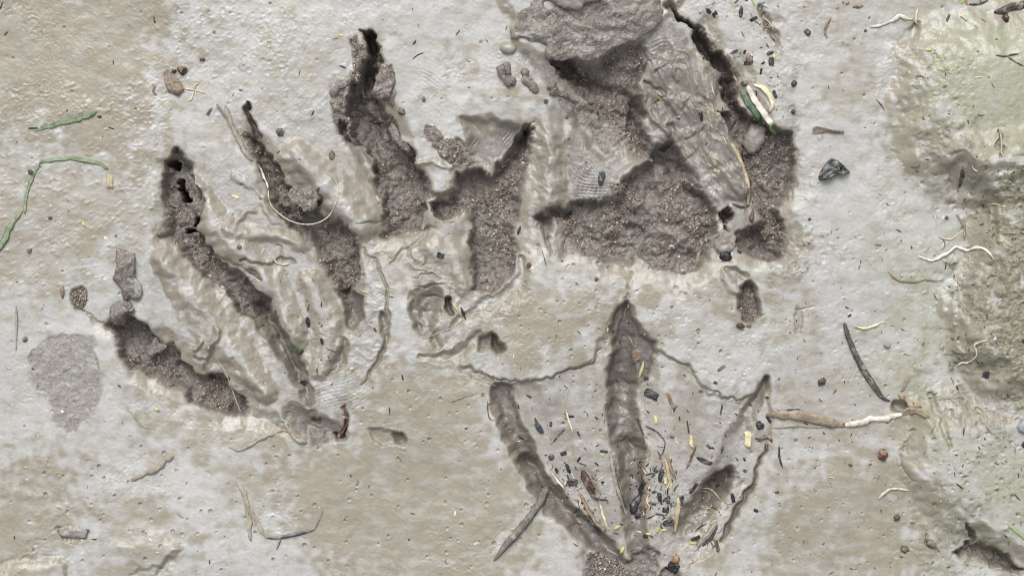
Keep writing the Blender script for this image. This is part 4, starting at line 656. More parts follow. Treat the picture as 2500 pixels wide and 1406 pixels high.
DEBRIS = """
t|grass_strand|a0|228 902 330 870 440 842 560 808 660 775|2.4 10.4 13.6 15.2 6.4;.13;lift=2.6,wob=.18,tw=.6|green|short flat pale green grass blade lying on tan mud|grass blade
+t|torn_tip|a0|600 800 640 785 668 768|9 10 4;.13;lift=2.6,wob=.1,tw=.6|dgreen
k|leaf_sliver|a0|228 881|4 20 2|char|black leaf sliver at left tip of the short green blade|leaf sliver
t|grass_strand|a0|742 1165 690 1125 600 1098 430 1086 320 1103 268 1122|9.6 12.0 12.0 11.2 10.4 6.4;.13;lift=2.6,wob=.18,tw=.6|green|long arched green grass blade bent over upper left mud|grass blade
+t|lower_leaf|a0|268 1120 235 1195 195 1290 175 1400 170 1470|7.2 8.0 7.2 6.4 7.2;.13;lift=2.6,wob=.18,tw=.6|green
+t|leaf_tail|b0|173 140 182 60 200 20|6.4 7.2 7.2;.13;lift=2.6,wob=.18,tw=.6|green
+k|dry_tip|a0|753 1245|16 32 85|straw
t|grass_strand|b0|160 182 110 240 60 310 25 390 -20 470|6.4 10.4 14.4 15.2 12.0;.13;lift=2.6,wob=.18,tw=.6|green|green grass blade running off the left picture edge|grass blade
h|bark_chip|a0|1122 500 1150 478 1180 500 1240 560 1262 612 1240 640 1225 662 1150 622 1130 570|13|bark|grey-brown bark chip beside a dark red berry, upper left|bark chip
+t|ridge|a0|1135 488 1190 540 1240 610|7 9 7;.7;lift=2.6,wob=.2|bark
p|berry|a0|1250 485|13 10 9 10|berry|glossy dark red berry above the bark chip|berry
p|berry|a0|1193 489|6 5 5 0|berry|tiny dark berry touching the bark chip|berry
t|rootlet|a0|1262 606 1320 618 1410 640 1450 675|3.3 4.9 3.3 2.5;.8;lift=1.0,wob=.25|cream|pale yellow rootlet tuft below the bark chip|rootlet
+t|side_root|a0|1330 620 1340 580 1375 572|3.3 3.3 2.5;.8;lift=1.0,wob=.3|cream
+t|side_root|a0|1335 622 1310 680 1275 690|4.1 4.1 5.7;.6;lift=1.0,wob=.3|cream
+t|side_root|a0|1340 622 1352 690|3.3 1.6;.8;lift=1.0,wob=.3|cream
t|straw_stalk|a0|1545 725 1580 850 1640 965 1690 1060 1735 1105|11 13 14 13 8;.55;lift=.9,ridge=.12,wob=.09|paleg|flat grey-tan straw lying beside the second toe groove from upper left|straw
t|twig|a0|1485 712 1530 780 1590 860 1640 920|6 6 5 4;1;lift=.4,wob=.09|grey|thin grey twig parallel to the flat grey-tan straw|twig
k|twig_bit|a0|1437 765|7 22 -60|bstone|short brown twig bit left of the thin grey twig|twig bit
t|root_peel|a0|1768 1130 1795 1185 1825 1250 1836 1300|3.3 5.7 5.7 2.5;.4;lift=1.4,wob=.3|white|white peeled strip hanging at toe groove edge|root
t|root_loop|f|653 462 657 490 668 510 700 535 735 547 770 546 800 531 818 505 826 480 824 450 811 430 790 420|2.4 3 3 3 3 3 3 3 2.6 2.2 1.8 1.4;1;lift=.6,bridge=1,wob=.05|hair|long white root hair looping across a toe groove|root hair
k|husk|a0|1615 1350|8 18 20|cream|pale husk flake right of the black holed groove|husk
t|worm_cast|a0|1042 572 1062 590 1050 630 1072 655|6 7 6 5;.8;lift=.8,wob=.3|bark|curly brown crumb string left of the bark chip|crumb
p|pebble|a0|1388 408|7 5 4 10|bstone|small brown pebble above right of the dark red berry|pebble
p|pebble|a0|686 802|6 4 3 0|stone|tiny dark pebble at right tip of short green blade|pebble
p|pebble|a0|213 1182|7 8 6 0|stone|round dark pebble at outer bend of the arched blade|pebble
p|crumb|a0|1922 908|10 12 8 0|bstone|rough brown crumb on pale mud right of flat straw|crumb
k|leaf_sliver|a0|1057 138|3.5 15 80|char|tiny black sliver near the top left tan area|leaf sliver
k|husk|a1|652 249|5 14 -5|seed|tiny yellow husk left of the long slit top|husk
k|straw_bit|a1|432 550|5 11 10|cream|tiny pale splinter left of sandy roll|splinter
k|straw_bit|a1|369 505|2 14 100|brown|thin brown splinter on mottled mud left of long slit|splinter
k|grit|a1|1025 175|3 8 20|wstone|tiny white grit fleck right of long slit tip|grit
p|pebble|a1|592 1067|8 11 4 0|bark|flat tan pebble between two upper toe grooves|pebble
k|straw_bit|a1|902 1360|3 15 60|white|white sliver on the left wall of the wide slit|splinter
p|pebble|a1|1220 682|4 7 3 0|bark|small tan nodule on the faintly ribbed mud|pebble
k|charcoal_flake|a2|755 1222|16 30 100|blue|blue-black charcoal flake on ribbed mud in the big print|charcoal
k|charcoal_flake|a2|1440 805|8 22 70|char|charcoal flake on the smeared ridge of big print|charcoal
k|charcoal_flake|a2|1490 80|9 11 40|char|leftmost charcoal flake on the bank at top right of slot|charcoal
k|charcoal_flake|a2|1535 97|9 13 -50|char|small curved charcoal flake second from left on the bank|charcoal
k|charcoal_flake|a2|1710 85|8 22 95|char|upright rectangular charcoal flake on the upper right bank|charcoal
k|charcoal_flake|a2|1800 132|8 17 -30|char|charcoal flake beside a fine rootlet on upper bank|charcoal
k|charcoal_flake|a2|1665 357|6 18 -25|char|slanted charcoal splinter near the slot edge|charcoal
k|charcoal_flake|a2|1737 360|5 9 100|char|small charcoal flake in the middle of upper right bank|charcoal
k|charcoal_flake|a2|1765 432|8 18 -5|char|charcoal flake under a tan crumb on upper right bank|charcoal
k|charcoal_flake|a2|1920 425|13 18 90|char|thick black charcoal block above grass tuft|charcoal
k|charcoal_flake|a2|1915 365|8 15 -20|char|dark flake above the thick black charcoal block|charcoal
k|charcoal_flake|a2|1945 650|7 18 70|char|dark flake right of the grass tuft|charcoal
s|seed|a2|1938 390|15 7 80|seed|yellow seed stuck to the thick black charcoal block|seed
p|crumb|a2|1768 400|9 11 4 0|bark|tan crumb on the upper right bank between flakes|crumb
k|charcoal_flake|a2|1850 492|5 14 100|char|small charcoal splinter right of tan crumb|charcoal
t|twig|a2|1560 478 1600 490 1655 492|5 5 4;1;lift=.6,bridge=1,wob=.09|dark|thin dark twig bridging the narrow slot|twig
t|rootlet|a2|1860 120 1900 150 1940 210|3 3 3;1;lift=.6|hair|fine pale rootlet near the sprout at top|rootlet
t|sprout|a2|1775 -10 1795 10 1800 45|5 6 4;.5;lift=1.2|bright|tiny green sprout at the top edge|sprout
k|straw_chip|a2|1155 675|7 42 32|straw|pale straw chip on smeared ridge of big print|straw
k|straw_chip|a2|1490 800|6 30 75|straw|narrow straw chip next to charcoal on smeared ridge|straw
k|straw_chip|a2|1525 1110|8 22 60|straw|short straw chip above the longer straw on ridge|straw
k|straw_chip|a2|1580 1192|8 44 26|cream|longer cream straw near the lower end of ridge|straw
t|straw_stalk|a2|1640 985 1700 1100 1745 1220 1765 1330 1768 1420|7 9 10 7 6;.6;lift=.9,ridge=.2,wob=.09|straw|long fibrous straw along the slot's left wall|straw
+t|fibre|a2|1690 1010 1725 1140 1770 1240 1755 1330|4 5 4 3;1;lift=1.2|brown
t|root_tangle|a2|1740 1180 1790 1250 1780 1290 1850 1275 1890 1250|2.5 3 3 2.5 2;1;lift=.8,bridge=1,wob=.3|dark|tangle of fine dark roots in the right slot|roots
k|straw_chip|a2|895 895|5 28 25|straw|tan straw chip in the brown gully|straw
t|grass_leaf|a2|1708 600 1760 690 1820 770 1885 860 1905 900|8 16 17 15 10;.13;lift=2.6,wob=.1,tw=.6,bridge=1|dgreen|dark green grass leaf leaning into the right slot|grass leaf
t|grass_shoot|a2|1757 588 1800 660 1860 760 1920 850 1968 905|10 17 16 15 8;.13;lift=2.6,wob=.1,tw=.6,bridge=1|pink|whitish grass stem with bright green tip over right slot|grass stem
+t|green_tip|a2|1905 825 1935 865 1972 912|14 17 8;.13;lift=2.6,wob=.1,tw=.6,bridge=1|bright
t|dry_leaf|a2|1800 582 1860 600 1910 660 1930 720 1905 770|8 13 14 12 6;.13;lift=2.6,wob=.1,tw=.6|cream|curled cream dry leaf behind the whitish stem|dry leaf
p|crumb|a2|1740 570|9 7 6 0|stone|grey crumb at the base of grass tuft|crumb
t|twig|a2|1620 370 1660 470 1700 570|5.7 7.4 4.1;.7;lift=.5,wob=.3|tanroot|tan twig lying along the narrow slot's right rim|twig
p|pebble|a2|374 697|6 7 5 0|stone|small grey pebble below the sandy fingers|pebble
p|pebble|a2|518 802|5 4 3 0|stone|tiny dark pebble on smooth rib left of ribbed mud|pebble
t|root_piece|a3|905 190 970 180 1030 160 1070 140 1105 113 1140 125 1210 140|5.7 7.4 7.4 8.2 9.8 9.0 6.6;.8;lift=.8,wob=.3|white|forked white root piece at the top right|root
+t|side_root|a3|1240 55 1225 110 1222 150 1240 170|4.1 5.7 6.6 3.3;.9;lift=.9,wob=.3|cream
p|crumb|a3|480 227|9 8 6 20|bstone|rough dark crumb on mud right of the bank|crumb
p|pebble|a3|876 214|4 4 3 0|stone|tiny black pebble left of forked white root|pebble
s|seed|a3|825 48|26 10 -8|bark|oblong tan brown seed case near the top edge|seed
p|pebble|a3|752 25|5 4 3 0|bark|little tan pebble near oblong seed case|pebble
p|crumb|a3|385 768|6 8 5 0|bstone|brown crumb at right rim of slot|crumb
p|crumb|a3|388 577|7 8 6 0|berry|dark crumb at slot rim above the grass tip|crumb
s|seed|a3|1290 356|18 8 3|seed|yellow seed alone on the right hand mud|seed
t|twig|a3|642 125 612 175 600 225 615 270|5 7 7 4;.7;lift=.6,wob=.09|brown|short curved brown twig below oblong seed case|twig
h|wood_chip|a3|515 922 520 880 545 868 600 880 650 893 690 905 725 900 730 912 690 916 620 908 560 908|7|bark|bone shaped tan wood chip on smooth grey mud|wood chip
h|charcoal_stone|a3|556 1215 575 1170 610 1120 640 1085 690 1105 730 1140 772 1182 730 1205 690 1195 650 1222 600 1240 565 1235|24|coal|large black and grey charcoal stone on right hand mud|charcoal
t|stick|a3|1758 90 1800 80 1868 52 1920 40 1985 22|12 16 18 20 20;.7;lift=.6,ridge=.12,wob=.09|dark|dark wood stick at the upper right corner|stick
t|twig|a3|1590 32 1650 28 1725 5|5 6 4;1;lift=.6,wob=.09|dark|thin dark twig left of corner stick|twig
t|sprout|a3|1545 -20 1550 10 1535 30|6 5 3;.5;lift=1.2|bright|small green sprout by orange stem at top edge|sprout
k|stem_bit|a3|1572 18|6 14 80|orange|orange stem bit at top edge|stem bit
t|sprout|a3|1525 115 1545 122 1568 150|6.6 5.7 4.1;.5;lift=1.2,wob=.3|cream|pale sprout with green end below orange stem bit|sprout
p|seed_burr|a3|1836 128|9 11 7 0|berry|reddish brown seed head under the corner stick|seed head
k|leaf_sliver|a3|1445 125|5 18 115|char|black sliver between pale sprout and forked root|leaf sliver
t|twig|a3|1735 398 1770 405 1800 405 1850 395 1895 390|3 5 4 4 3;1;lift=.6,wob=.09|dark|thin dark forked twig on the green mound|twig
+t|side_twig|a3|1820 412 1870 445 1922 475|3 3 3;1;lift=.6|dark
t|twig|a3|1757 895 1760 960 1752 1040 1748 1100|4.1 6.6 6.6 4.1;.7;lift=.3,wob=.3|mudstick|upright muddy twig at lower edge of green mound|twig
t|stick|a3|1518 1150 1520 1220 1514 1290|9 12 9;.6;lift=.3,wob=.09|dark|short dark stick stuck in gritty mud|stick
t|rootlet|a3|1563 1148 1575 1175 1600 1192|3.3 3.3 2.5;1;lift=.8,wob=.3|white|short white rootlet beside short dark stick|rootlet
s|seed|b0|577 273|15 7 55|seed|yellow seed on bumpy mud at left|seed
k|grit|b0|728 370|7 9 10|wstone|white grit fleck right of yellow seed at left|grit
p|pebble|b0|345 232|6 4 3 0|stone|dark pebble half right of the left edge blade|pebble
p|pebble|b0|203 458|6 6 4 0|stone|dark round pebble on tan bumpy mud|pebble
p|pebble|b0|176 1063|7 7 5 0|stone|grey round pebble above the rough grey patch|pebble
t|wood_bit|b0|430 688 425 735 430 785|9 11 8;.7;lift=.5|bark|stubby brown wood bit left of gritty flake|wood bit
t|twig|b0|112 830 120 920 118 1040 115 1140|4 6 5 3;.8;lift=.4,wob=.09|paleg|straight thin grey twig at the far left|twig
t|twig|b0|1690 577 1750 615 1810 660|5 7 5;.8;lift=.7,wob=.09|red|dark red twig at right rim of second groove|twig
s|seed|b0|1418 630|10 6 40|seed|yellow seed on the edge of second groove|seed
p|grit|b0|1518 706|4 4 3 0|wstone|round white grain on second groove rim|grit
t|root_hair|f|527 873 548 905 562 945 572 975 585 1010|1.8 2 2 2 1.6;1;lift=.8,bridge=1|hair|thin straight white hair across lower left groove|root hair
t|root_hair|b0|1590 1350 1640 1380 1700 1406|1.6 1.6 1.2;1;lift=.8|hair|faint white hair right of the straight one|root hair
p|crumb|b0|1651 430|6 6 4 0|bark|tan round crumb above the C shaped rootlet|crumb
k|berry_bit|b0|820 1383|4 9 40|red|red brown speck on pale mud below the groove|speck
t|rootlet|b1|195 508 215 540 250 552 300 545|4.9 4.9 4.9 4.1;1;lift=1.0,wob=.3|white|C shaped white rootlet at a mud crack|rootlet
k|charcoal_flake|b1|1338 490|13 15 20|char|lone charcoal flake on smooth mud between centre grooves|charcoal
k|charcoal_flake|b1|428 950|9 25 80|char|upright charcoal flake on mud inside left print|charcoal
k|charcoal_flake|b1|392 1366|10 17 -15|char|ragged charcoal flake near left print heel|charcoal
k|charcoal_flake|b1|207 877|6 8 60|char|small square charcoal flake above upright flake|charcoal
k|charcoal_flake|b1|525 1078|6 14 70|char|crumbled charcoal bit right of mossy crumb|charcoal
p|crumb|b1|367 1140|11 9 4 0|moss|dark mossy crumb in the left print|crumb
k|splinter|b1|432 845|3 14 110|char|thin forked black splinter above upright charcoal|splinter
s|seed|b1|730 1265|13 8 -20|cream|pale husked seed near the left print heel|seed
t|splinter|b1|1476 842 1492 885 1512 937|5 7 3;.6;lift=.7|char|black pointed splinter right of centre hollow|splinter
t|straw_stalk|b1|1418 812 1445 850 1490 910|6 7 4;.7;lift=1.0,wob=.09|straw|pale straw poking from the small dark hole|straw
t|root_hair|f|1234 704 1262 722 1269 745 1255 770 1222 763 1183 756 1151 760 1134 777 1105 799 1070 813 1045 824 1038 845|1.5 1.7 1.7 1.7 1.7 1.7 1.7 1.7 1.7 1.7 1.5 1.3;1;lift=.8,wob=.1|hair|curling thread-like white hair in picture centre|root hair
t|twig|b1|1885 285 1875 315 1865 345|5 7 5;.8;lift=.6,wob=.09|dark|short dark twig at rim of centre right groove|twig
p|berry|b1|1943 556|6 9 6 10|bstone|brown nut on smooth mud right of the sandy heel|nut
k|splinter|b1|1680 1290|3.5 18 75|cream|pale splinter left of the lower right print|splinter
k|splinter|b1|1838 1180|3 10 85|cream|tiny cream splinter right of flap hole|splinter
k|splinter|b1|1076 1322|4 14 75|dark|small dark splinter on tan mud below centre|splinter
p|charcoal_lump|b2|1615 492|17 15 10 20|char|large shiny black charcoal lump below the big print|charcoal
k|charcoal_flake|b2|1707 462|9 14 40|blue|bluish flake right of the large charcoal lump|charcoal
k|charcoal_flake|b2|1318 622|6 16 -40|char|charcoal flake at bottom rim of the big print|charcoal
p|pebble|b2|1250 420|6 5 4 10|wstone|largest white pebble in the big sandy print|pebble
p|pebble|b2|1328 590|5 4 3 0|wstone|white pebble at bottom rim of big print|pebble
p|pebble|b2|1302 496|4 4 3 0|wstone|white pebble in middle of sandy heel|pebble
k|straw_chip|b2|1434 495|9 26 95|straw|orange tan straw chip in the sandy heel|straw
p|crumb|b2|720 650|5 6 3 0|moss|tiny green moss tuft on pale mud|moss
k|charcoal_flake|b2|1536 1360|7 9 20|char|lone charcoal speck above right web edge|charcoal
k|wood_chip|b2|1578 1260|7 22 -40|grey|small grey wood chip on pale mud right of centre|wood chip
s|seed|b2|797 1000|15 6 100|seed|yellow seed beside tip of the middle toe|seed
k|bark_chip|b2|1000 1178|9 16 -50|orange|orange bark chip in middle toe groove|bark chip
t|straw_stalk|b2|1050 1222 1040 1265 1018 1340|6 9 7;.6;lift=.9,ridge=.15,wob=.09|straw|pale straw standing in the middle toe groove|straw
p|crumb|b2|1708 970|11 9 7 10|bstone|dark knobbly crumb below the small brown pit|crumb
+p|crumb_end|b2|1765 972|7 4 4 0|bstone
t|thread|b2|345 450 360 500 378 572|2 2 2;1;lift=.7|dark|thin dark thread left of the big sandy heel|thread
t|twig|b2|1655 128 1720 155 1785 140|5 5 4;1;lift=.9,bridge=1,wob=.09|red|red brown twig arching above the right pit|twig
t|seed_stalk|b2|1805 100 1802 180 1795 235 1793 300|4 4 11 4;.8;lift=.9|red|brown seed stalk hanging over right pit|seed stalk
t|rootlet|b3|1333 182 1355 215 1365 255 1358 310|3.3 3.3 3.3 2.5;1;lift=.8,wob=.3|white|small bent white rootlet at right|rootlet
t|root|b3|1502 208 1530 245 1555 290 1555 390|5.7 6.6 6.6 3.3;.8;lift=.6,wob=.3|tanroot|forked tan root right of bent white rootlet|root
+t|side_root|b3|1400 372 1460 378 1510 345 1555 312|4.1 4.1 3.3 3.3;.9;lift=.8,wob=.3|cream
t|root|b3|1235 490 1310 520 1350 515 1440 470 1490 432 1525 440 1570 455 1620 440 1660 442 1690 475 1722 517|4.1 4.9 6.6 6.6 7.4 6.6 6.6 6.6 7.4 5.7 4.1;.9;lift=.9,wob=.3|white|longest wavy white root near the gritty bank|root
t|root|b3|1032 598 1065 630 1110 660 1200 672 1290 652 1360 662 1420 655|4.9 5.7 4.1 4.1 4.1 4.1 2.5;.9;lift=.7,wob=.3|tanroot|thin wavy tan root below the longest white root|root
t|root|b3|808 975 845 985 885 990 950 965 1012 940|4.9 5.7 6.6 4.9 4.1;.9;lift=.7,wob=.3|cream|cream root bit above the long dark stick|root
t|stick|b3|735 950 755 1030 795 1130 850 1245 910 1340 985 1450 1050 1490|10 13 15 17 17 14 5;.75;lift=.6,ridge=.1,wob=.05|dark|long dark curved stick on the right|stick
p|pebble|b3|1027 1102|8 7 6 30|pstone|shiny blue grey pebble right of the long dark stick|pebble
p|pebble|b3|1433 229|5 5 4 0|stone|black pebble between white rootlet and forked root|pebble
p|pebble|b3|495 241|4 4 3 0|stone|black speck pebble right of big print|pebble
p|berry|b3|581 1352|12 9 8 -20|berry|dark red berry above the tan stick|berry
t|root|b3|1670 1060 1640 1075 1592 1098 1605 1140 1608 1185 1570 1222 1535 1220 1508 1242|4.1 4.9 4.9 3.3 3.3 4.1 4.9 4.1;1;lift=.8,wob=.3|white|zigzag white root at foot of gritty bank|root
k|shell_fragment|b3|1690 1305|13 18 80|blue|blue shard on the gritty bank|shard
k|grit|b3|1720 1052|4 8 -50|wstone|white fleck above zigzag root|grit
k|grit|b3|1325 850|3 9 100|wstone|thin white fleck on greenish mud|grit
k|leaf_sliver|b3|1930 1076|8 22 10|char|black sliver at right edge on gritty bank|leaf sliver
p|nugget|a3|2010 1030|6 6 4 0|stone|dark pebble cut by right edge|pebble
t|twig|c0|868 262 915 292 950 350 990 380 1065 392|3.3 4.9 4.9 4.9 4.1;.8;lift=.45,wob=.3|mudstick|bent muddy twig on pale mud, lower left|twig
t|muddy_stick|c0|900 748 970 715 1050 680 1105 650 1125 620 1190 580|9.8 14.8 14.8 16.4 12.3 16.4;.6;lift=.45,wob=.3|mudstick|thick mud coated stick at lower left|stick
s|seed|c0|1080 263|17 8 25|seed|yellow seed on tan mud right of bent muddy twig|seed
k|grit|c0|1040 1150|4 10 30|wstone|white sliver on pale hump at lower left|grit
k|grit|c0|432 275|6 8 40|wstone|white fleck on the rough grey patch|grit
k|grit|c0|183 657|5 12 0|cream|cream fleck on tan mud near the left edge|grit
t|muddy_root|f|558 1092 590 1096 620 1080 655 1062 700 1050 745 1080|6.6 9.8 10.7 9.0 8.2 4.9;.6;lift=.5,wob=.3|mudstick|arched mud coated root below the left print|root
t|stub|c1|252 360 300 410 345 462 420 492|8.2 10.7 11.5 10.7;.8;lift=.8,wob=.3|mudstick|knobby muddy stub at the left print heel|stub
t|leaf_strip|c0|1618 735 1670 840 1690 920 1705 1010 1720 1165|4.1 12.3 11.5 11.5 6.6;.25;lift=.7,wob=.18|mudstick|long folded tan leaf strip left of lower centre|leaf strip
+t|side_strip|c0|1700 920 1740 1000 1800 1110 1830 1150|7.4 8.2 7.4 3.3;.3;lift=.6,wob=.3|mudstick
t|twig|c1|145 1145 220 1140 300 1128 400 1105 470 1090|5 7 8 7 4;.8;lift=.6,wob=.09|blue|blue-grey forked twig at foot of the leaf strip|twig
+t|side_twig|c1|245 1140 225 1185 212 1222|4 5 5;.9;lift=.6|dark
+t|twig_end|c1|470 1090 500 1030 530 950|3 3 2;.9;lift=.5|grey
t|fibre_clump|c1|682 240 690 300 688 370 650 430 628 470|8 12 14 13 9;.8;lift=.7,wob=.3,ridge=.18|red|dark fibrous clump at the left print heel|fibres
t|splinter|c1|1412 214 1470 185 1530 165 1590 150|4 4 4 2;.9;lift=.5|brown|thin brown twig on tan mud left of lower right print|twig
t|thread|c1|1660 202 1662 270 1672 320 1708 335|2.5 2.5 2.5 2;1;lift=.7|dark|hooked dark hair beside the lower right print|hair
k|grit|c1|1436 977|4 10 100|wstone|white grain husk in lower centre, rightmost tan patch|grit
k|grit|c1|1580 1180|3 11 -35|wstone|white splinter above the leaning grey stick end|grit
k|grit|c1|1835 1080|4 10 -5|cream|cream curl left of the leaning grey stick|grit
t|stick|c2|385 800 340 890 270 990 180 1100 100 1190 15 1300|20 21 20 21 17 6;.75;lift=.7,ridge=.16,wob=.1|grey|leaning grey weathered stick below left toe|stick
+k|bark_cap|c2|355 835|20 26 120|blue
t|charred_stick|c2|1045 735 1032 830 990 930 975 985|13 15 20 24;.6;lift=.6,wob=.3|char|charred stick lying in the middle toe groove|stick
k|charcoal_flake|c2|1072 75|10 26 80|char|charcoal flake at right rim of middle toe top|charcoal
k|charcoal_flake|c2|1098 162|18 30 25|char|biggest charcoal flake right of middle toe|charcoal
k|charcoal_flake|c2|408 365|6 10 90|char|charcoal speck right of left toe groove|charcoal
k|charcoal_flake|c2|497 566|9 13 -25|char|square charcoal flake in left web|charcoal
k|charcoal_flake|c2|600 605|5 14 -60|char|narrow charcoal flake above dark red wood|charcoal
k|charcoal_flake|c2|527 668|8 20 65|char|pointed charcoal flake left of dark red wood|charcoal
k|charcoal_flake|c2|555 762|14 22 5|char|broad charcoal flake left of dark red wood|charcoal
k|charcoal_flake|c2|770 550|6 17 5|char|flat charcoal flake above a green seed|charcoal
k|charcoal_flake|c2|1462 617|9 34 20|char|long charcoal bar above right toe groove|charcoal
k|charcoal_flake|c2|1388 803|7 24 -55|char|slanted charcoal flake left of right toe groove|charcoal
k|charcoal_flake|c2|1155 872|9 24 82|char|upright charcoal flake, left of an upright pair|charcoal
k|charcoal_flake|c2|1211 876|9 18 90|char|upright rounded charcoal flake, right of an upright pair|charcoal
k|charcoal_flake|c2|1195 950|12 13 0|char|round charcoal bead below the upright pair|charcoal
k|charcoal_flake|c2|1162 715|10 30 100|char|tall charcoal flake right of charred stick|charcoal
k|charcoal_flake|c2|1125 682|7 13 40|char|charcoal flake touching the tall flake|charcoal
k|charcoal_flake|c2|1305 890|10 22 95|char|charcoal flake beside yellow brown straw top|charcoal
k|charcoal_flake|c2|1212 1040|13 24 -10|char|wide charcoal flake left of yellow brown straw|charcoal
k|charcoal_flake|c2|1075 1136|9 18 15|char|charcoal flake under the green seeds|charcoal
k|charcoal_flake|c2|1850 372|12 16 40|char|charcoal cluster right of the cream chip|charcoal
k|charcoal_flake|c2|1660 872|8 20 75|char|charcoal flake right of the right toe groove|charcoal
k|charcoal_flake|c2|1816 957|7 9 20|char|lone charcoal flake right of sunken dark line|charcoal
k|charcoal_flake|c2|1745 686|6 8 0|char|charcoal speck left of sunken dark line|charcoal
k|charcoal_flake|c2|1738 606|5 9 60|char|charcoal speck below the cream chip|charcoal
k|charcoal_flake|c2|545 310|5 17 5|char|charcoal bar near thin cream straw|charcoal
k|charcoal_flake|c2|598 432|4 12 60|char|thin charcoal splinter in the left web|charcoal
k|charcoal_flake|c2|446 682|6 11 60|char|charcoal speck touching the white straw top|charcoal
k|charcoal_flake|c2|1120 830|6 10 -20|char|small charcoal flake above the upright pair|charcoal
k|charcoal_flake|c2|1100 910|5 18 10|char|thin charcoal twig bit left of charcoal bead|charcoal
k|charcoal_flake|c2|1492 517|6 12 50|char|charcoal crumb above the long charcoal bar|charcoal
k|charcoal_flake|c2|1522 528|4 7 20|char|smaller charcoal crumb above the long charcoal bar|charcoal
k|charcoal_flake|c2|1405 1152|9 20 -25|char|charcoal flake by fibrous stems at lower right toe|charcoal
k|charcoal_flake|c2|1248 1345|22 26 30|char|black charred clump at the bottom of web|charcoal
k|charcoal_flake|c2|1580 268|4 20 105|char|thin branching charcoal splinter right web|charcoal
k|charcoal_flake|c2|1010 1000|10 14 0|char|charcoal block at foot of charred stick|charcoal
k|charcoal_flake|c2|650 945|8 13 0|red|dark red chip right of left toe groove|wood chip
k|slate_flake|c2|330 398|14 24 55|blue|blue green flake at right rim of left toe|flake
k|wood_chip|c2|310 350|6 24 60|red|dark red splinter above blue green flake|wood chip
s|seed|c2|1240 452|13 6 15|bstone|brown seed in the right web|seed
p|nut|c2|408 590|8 9 4 0|bstone|flat brown disc right of left toe groove|nut
h|wood_chip|c2|605 665 625 655 660 700 690 760 715 850 735 890 690 870 650 800 615 740|9|red|large dark red wood chip in left web|wood chip
t|wood_fibre|c2|598 828 640 900 680 980 730 1050 790 1105|5 8 10 12 6;.6;lift=.9,ridge=.2,wob=.25|brown|reddish fibrous bark strip along left toe|bark strip
t|wood_fibre|c2|640 990 700 1050 760 1110|12 16 8;.5;lift=.6,ridge=.2,wob=.25|dark|dark fibrous mass under bark strip|fibres
t|splinter|c2|1407 508 1375 590 1335 672|4 6 4;.7;lift=.8|red|red brown splinter slanting in right web|splinter
t|splinter|c2|503 393 455 450 410 505|4 4 2;.8;lift=.8|dark|slim dark splinter slanting in left web|splinter
k|straw_chip|c2|1230 205|10 40 65|brown|brown straw chip at top of right web|straw
t|straw_stalk|c2|1240 262 1252 320 1262 385|4 3 2;.8;lift=.8,wob=.09|straw|fine straw below the brown straw chip|straw
t|straw_stalk|c2|1195 565 1225 650 1250 710 1268 745|6 9 8 5;.6;lift=.9,wob=.09|brown|brown straw of the pair in right web, upper|straw
t|straw_stalk|c2|1198 600 1215 700 1232 780 1243 845|6 8 7 4;.6;lift=.9,wob=.09|straw|tan straw of the pair in right web, lower|straw
k|straw_chip|c2|1548 1190|9 32 80|red|red brown chip at foot of sunken dark line|wood chip
t|straw_stalk|c2|747 920 770 1000 805 1102|4.9 6.6 4.9;.6;lift=.9,wob=.3|cream|straight cream straw low in left web|straw
t|straw_stalk|c2|1283 868 1278 960 1265 1080 1268 1115|9 12 9 6;.6;lift=.9,ridge=.12,wob=.09|straw|yellow brown straw in right web|straw
h|cream_chip|c2|1740 420 1768 412 1792 430 1785 470 1780 520 1758 522 1738 500 1745 450|7|cream|broad cream straw chip at far right of print|straw chip
h|cream_chip|c2|1365 430 1382 440 1388 520 1372 525 1355 500|5|cream|narrow cream chip in right web under dark sliver|straw chip
k|leaf_sliver|c2|1350 385|4 32 82|dark|dark sliver above the narrow cream chip|leaf sliver
t|straw_stalk|c2|413 700 455 755 500 810|3.3 4.9 3.3;.7;lift=.9,wob=.3|white|whitish straw beside left toe groove|straw
t|straw_stalk|c2|540 690 580 760 625 835|3.3 3.3 2.5;.7;lift=.9,wob=.3|cream|thin cream straw left of large red chip|straw
t|straw_stalk|c2|528 108 512 180 500 240|2.5 2.5 2;.8;lift=.8,wob=.09|straw|hair thin straw at top of left web|straw
t|straw_stalk|c2|515 282 535 350 558 422|3.3 4.1 3.3;.7;lift=.8,wob=.3|cream|cream straw near charcoal bar in left web|straw
k|straw_chip|c2|1128 335|7 20 80|seed|yellow chip right of middle toe|straw chip
k|straw_chip|c2|1195 748|8 16 100|seed|yellow chip touching the straw pair|straw chip
k|bark_chip|c2|1062 905|7 26 85|orange|orange chip beside charred stick|bark chip
t|root|c2|1060 378 1130 410 1170 450 1192 490 1180 550 1150 600|4 4 4 3 3 3;1;lift=.8|dark|thin black root arc right of middle toe|root
t|root|c2|990 290 1010 350 1040 430 1050 490|5 5 5 4;1;lift=.8|dark|dark root along the middle toe's right rim|root
p|seed|c2|1270 1292|9 13 7 0|orange|golden brown nut above black charred clump|nut
t|straw_bundle|c2|815 560 835 680 860 790 895 900 935 1000|6 9 9 8 5;.7;lift=.8,ridge=.2|paleg|grey-tan straw bundle left of middle toe groove|straw
+t|second_straw|c2|845 600 865 720 895 830 940 950|4 5 5 4;.8;lift=.9|grey
t|stem_bundle|c2|1552 1030 1510 1090 1460 1150 1415 1212|6 13 14 8;.7;lift=.8,ridge=.2|paleg|fibrous stem bundle at lower right toe|stems
+t|second_stem|c2|1560 1050 1520 1130 1450 1205|4 7 5;.8;lift=.8|dark
s|seed|c2|864 1074|19 9 -30|gseed|green seed left of the heel among several|seed
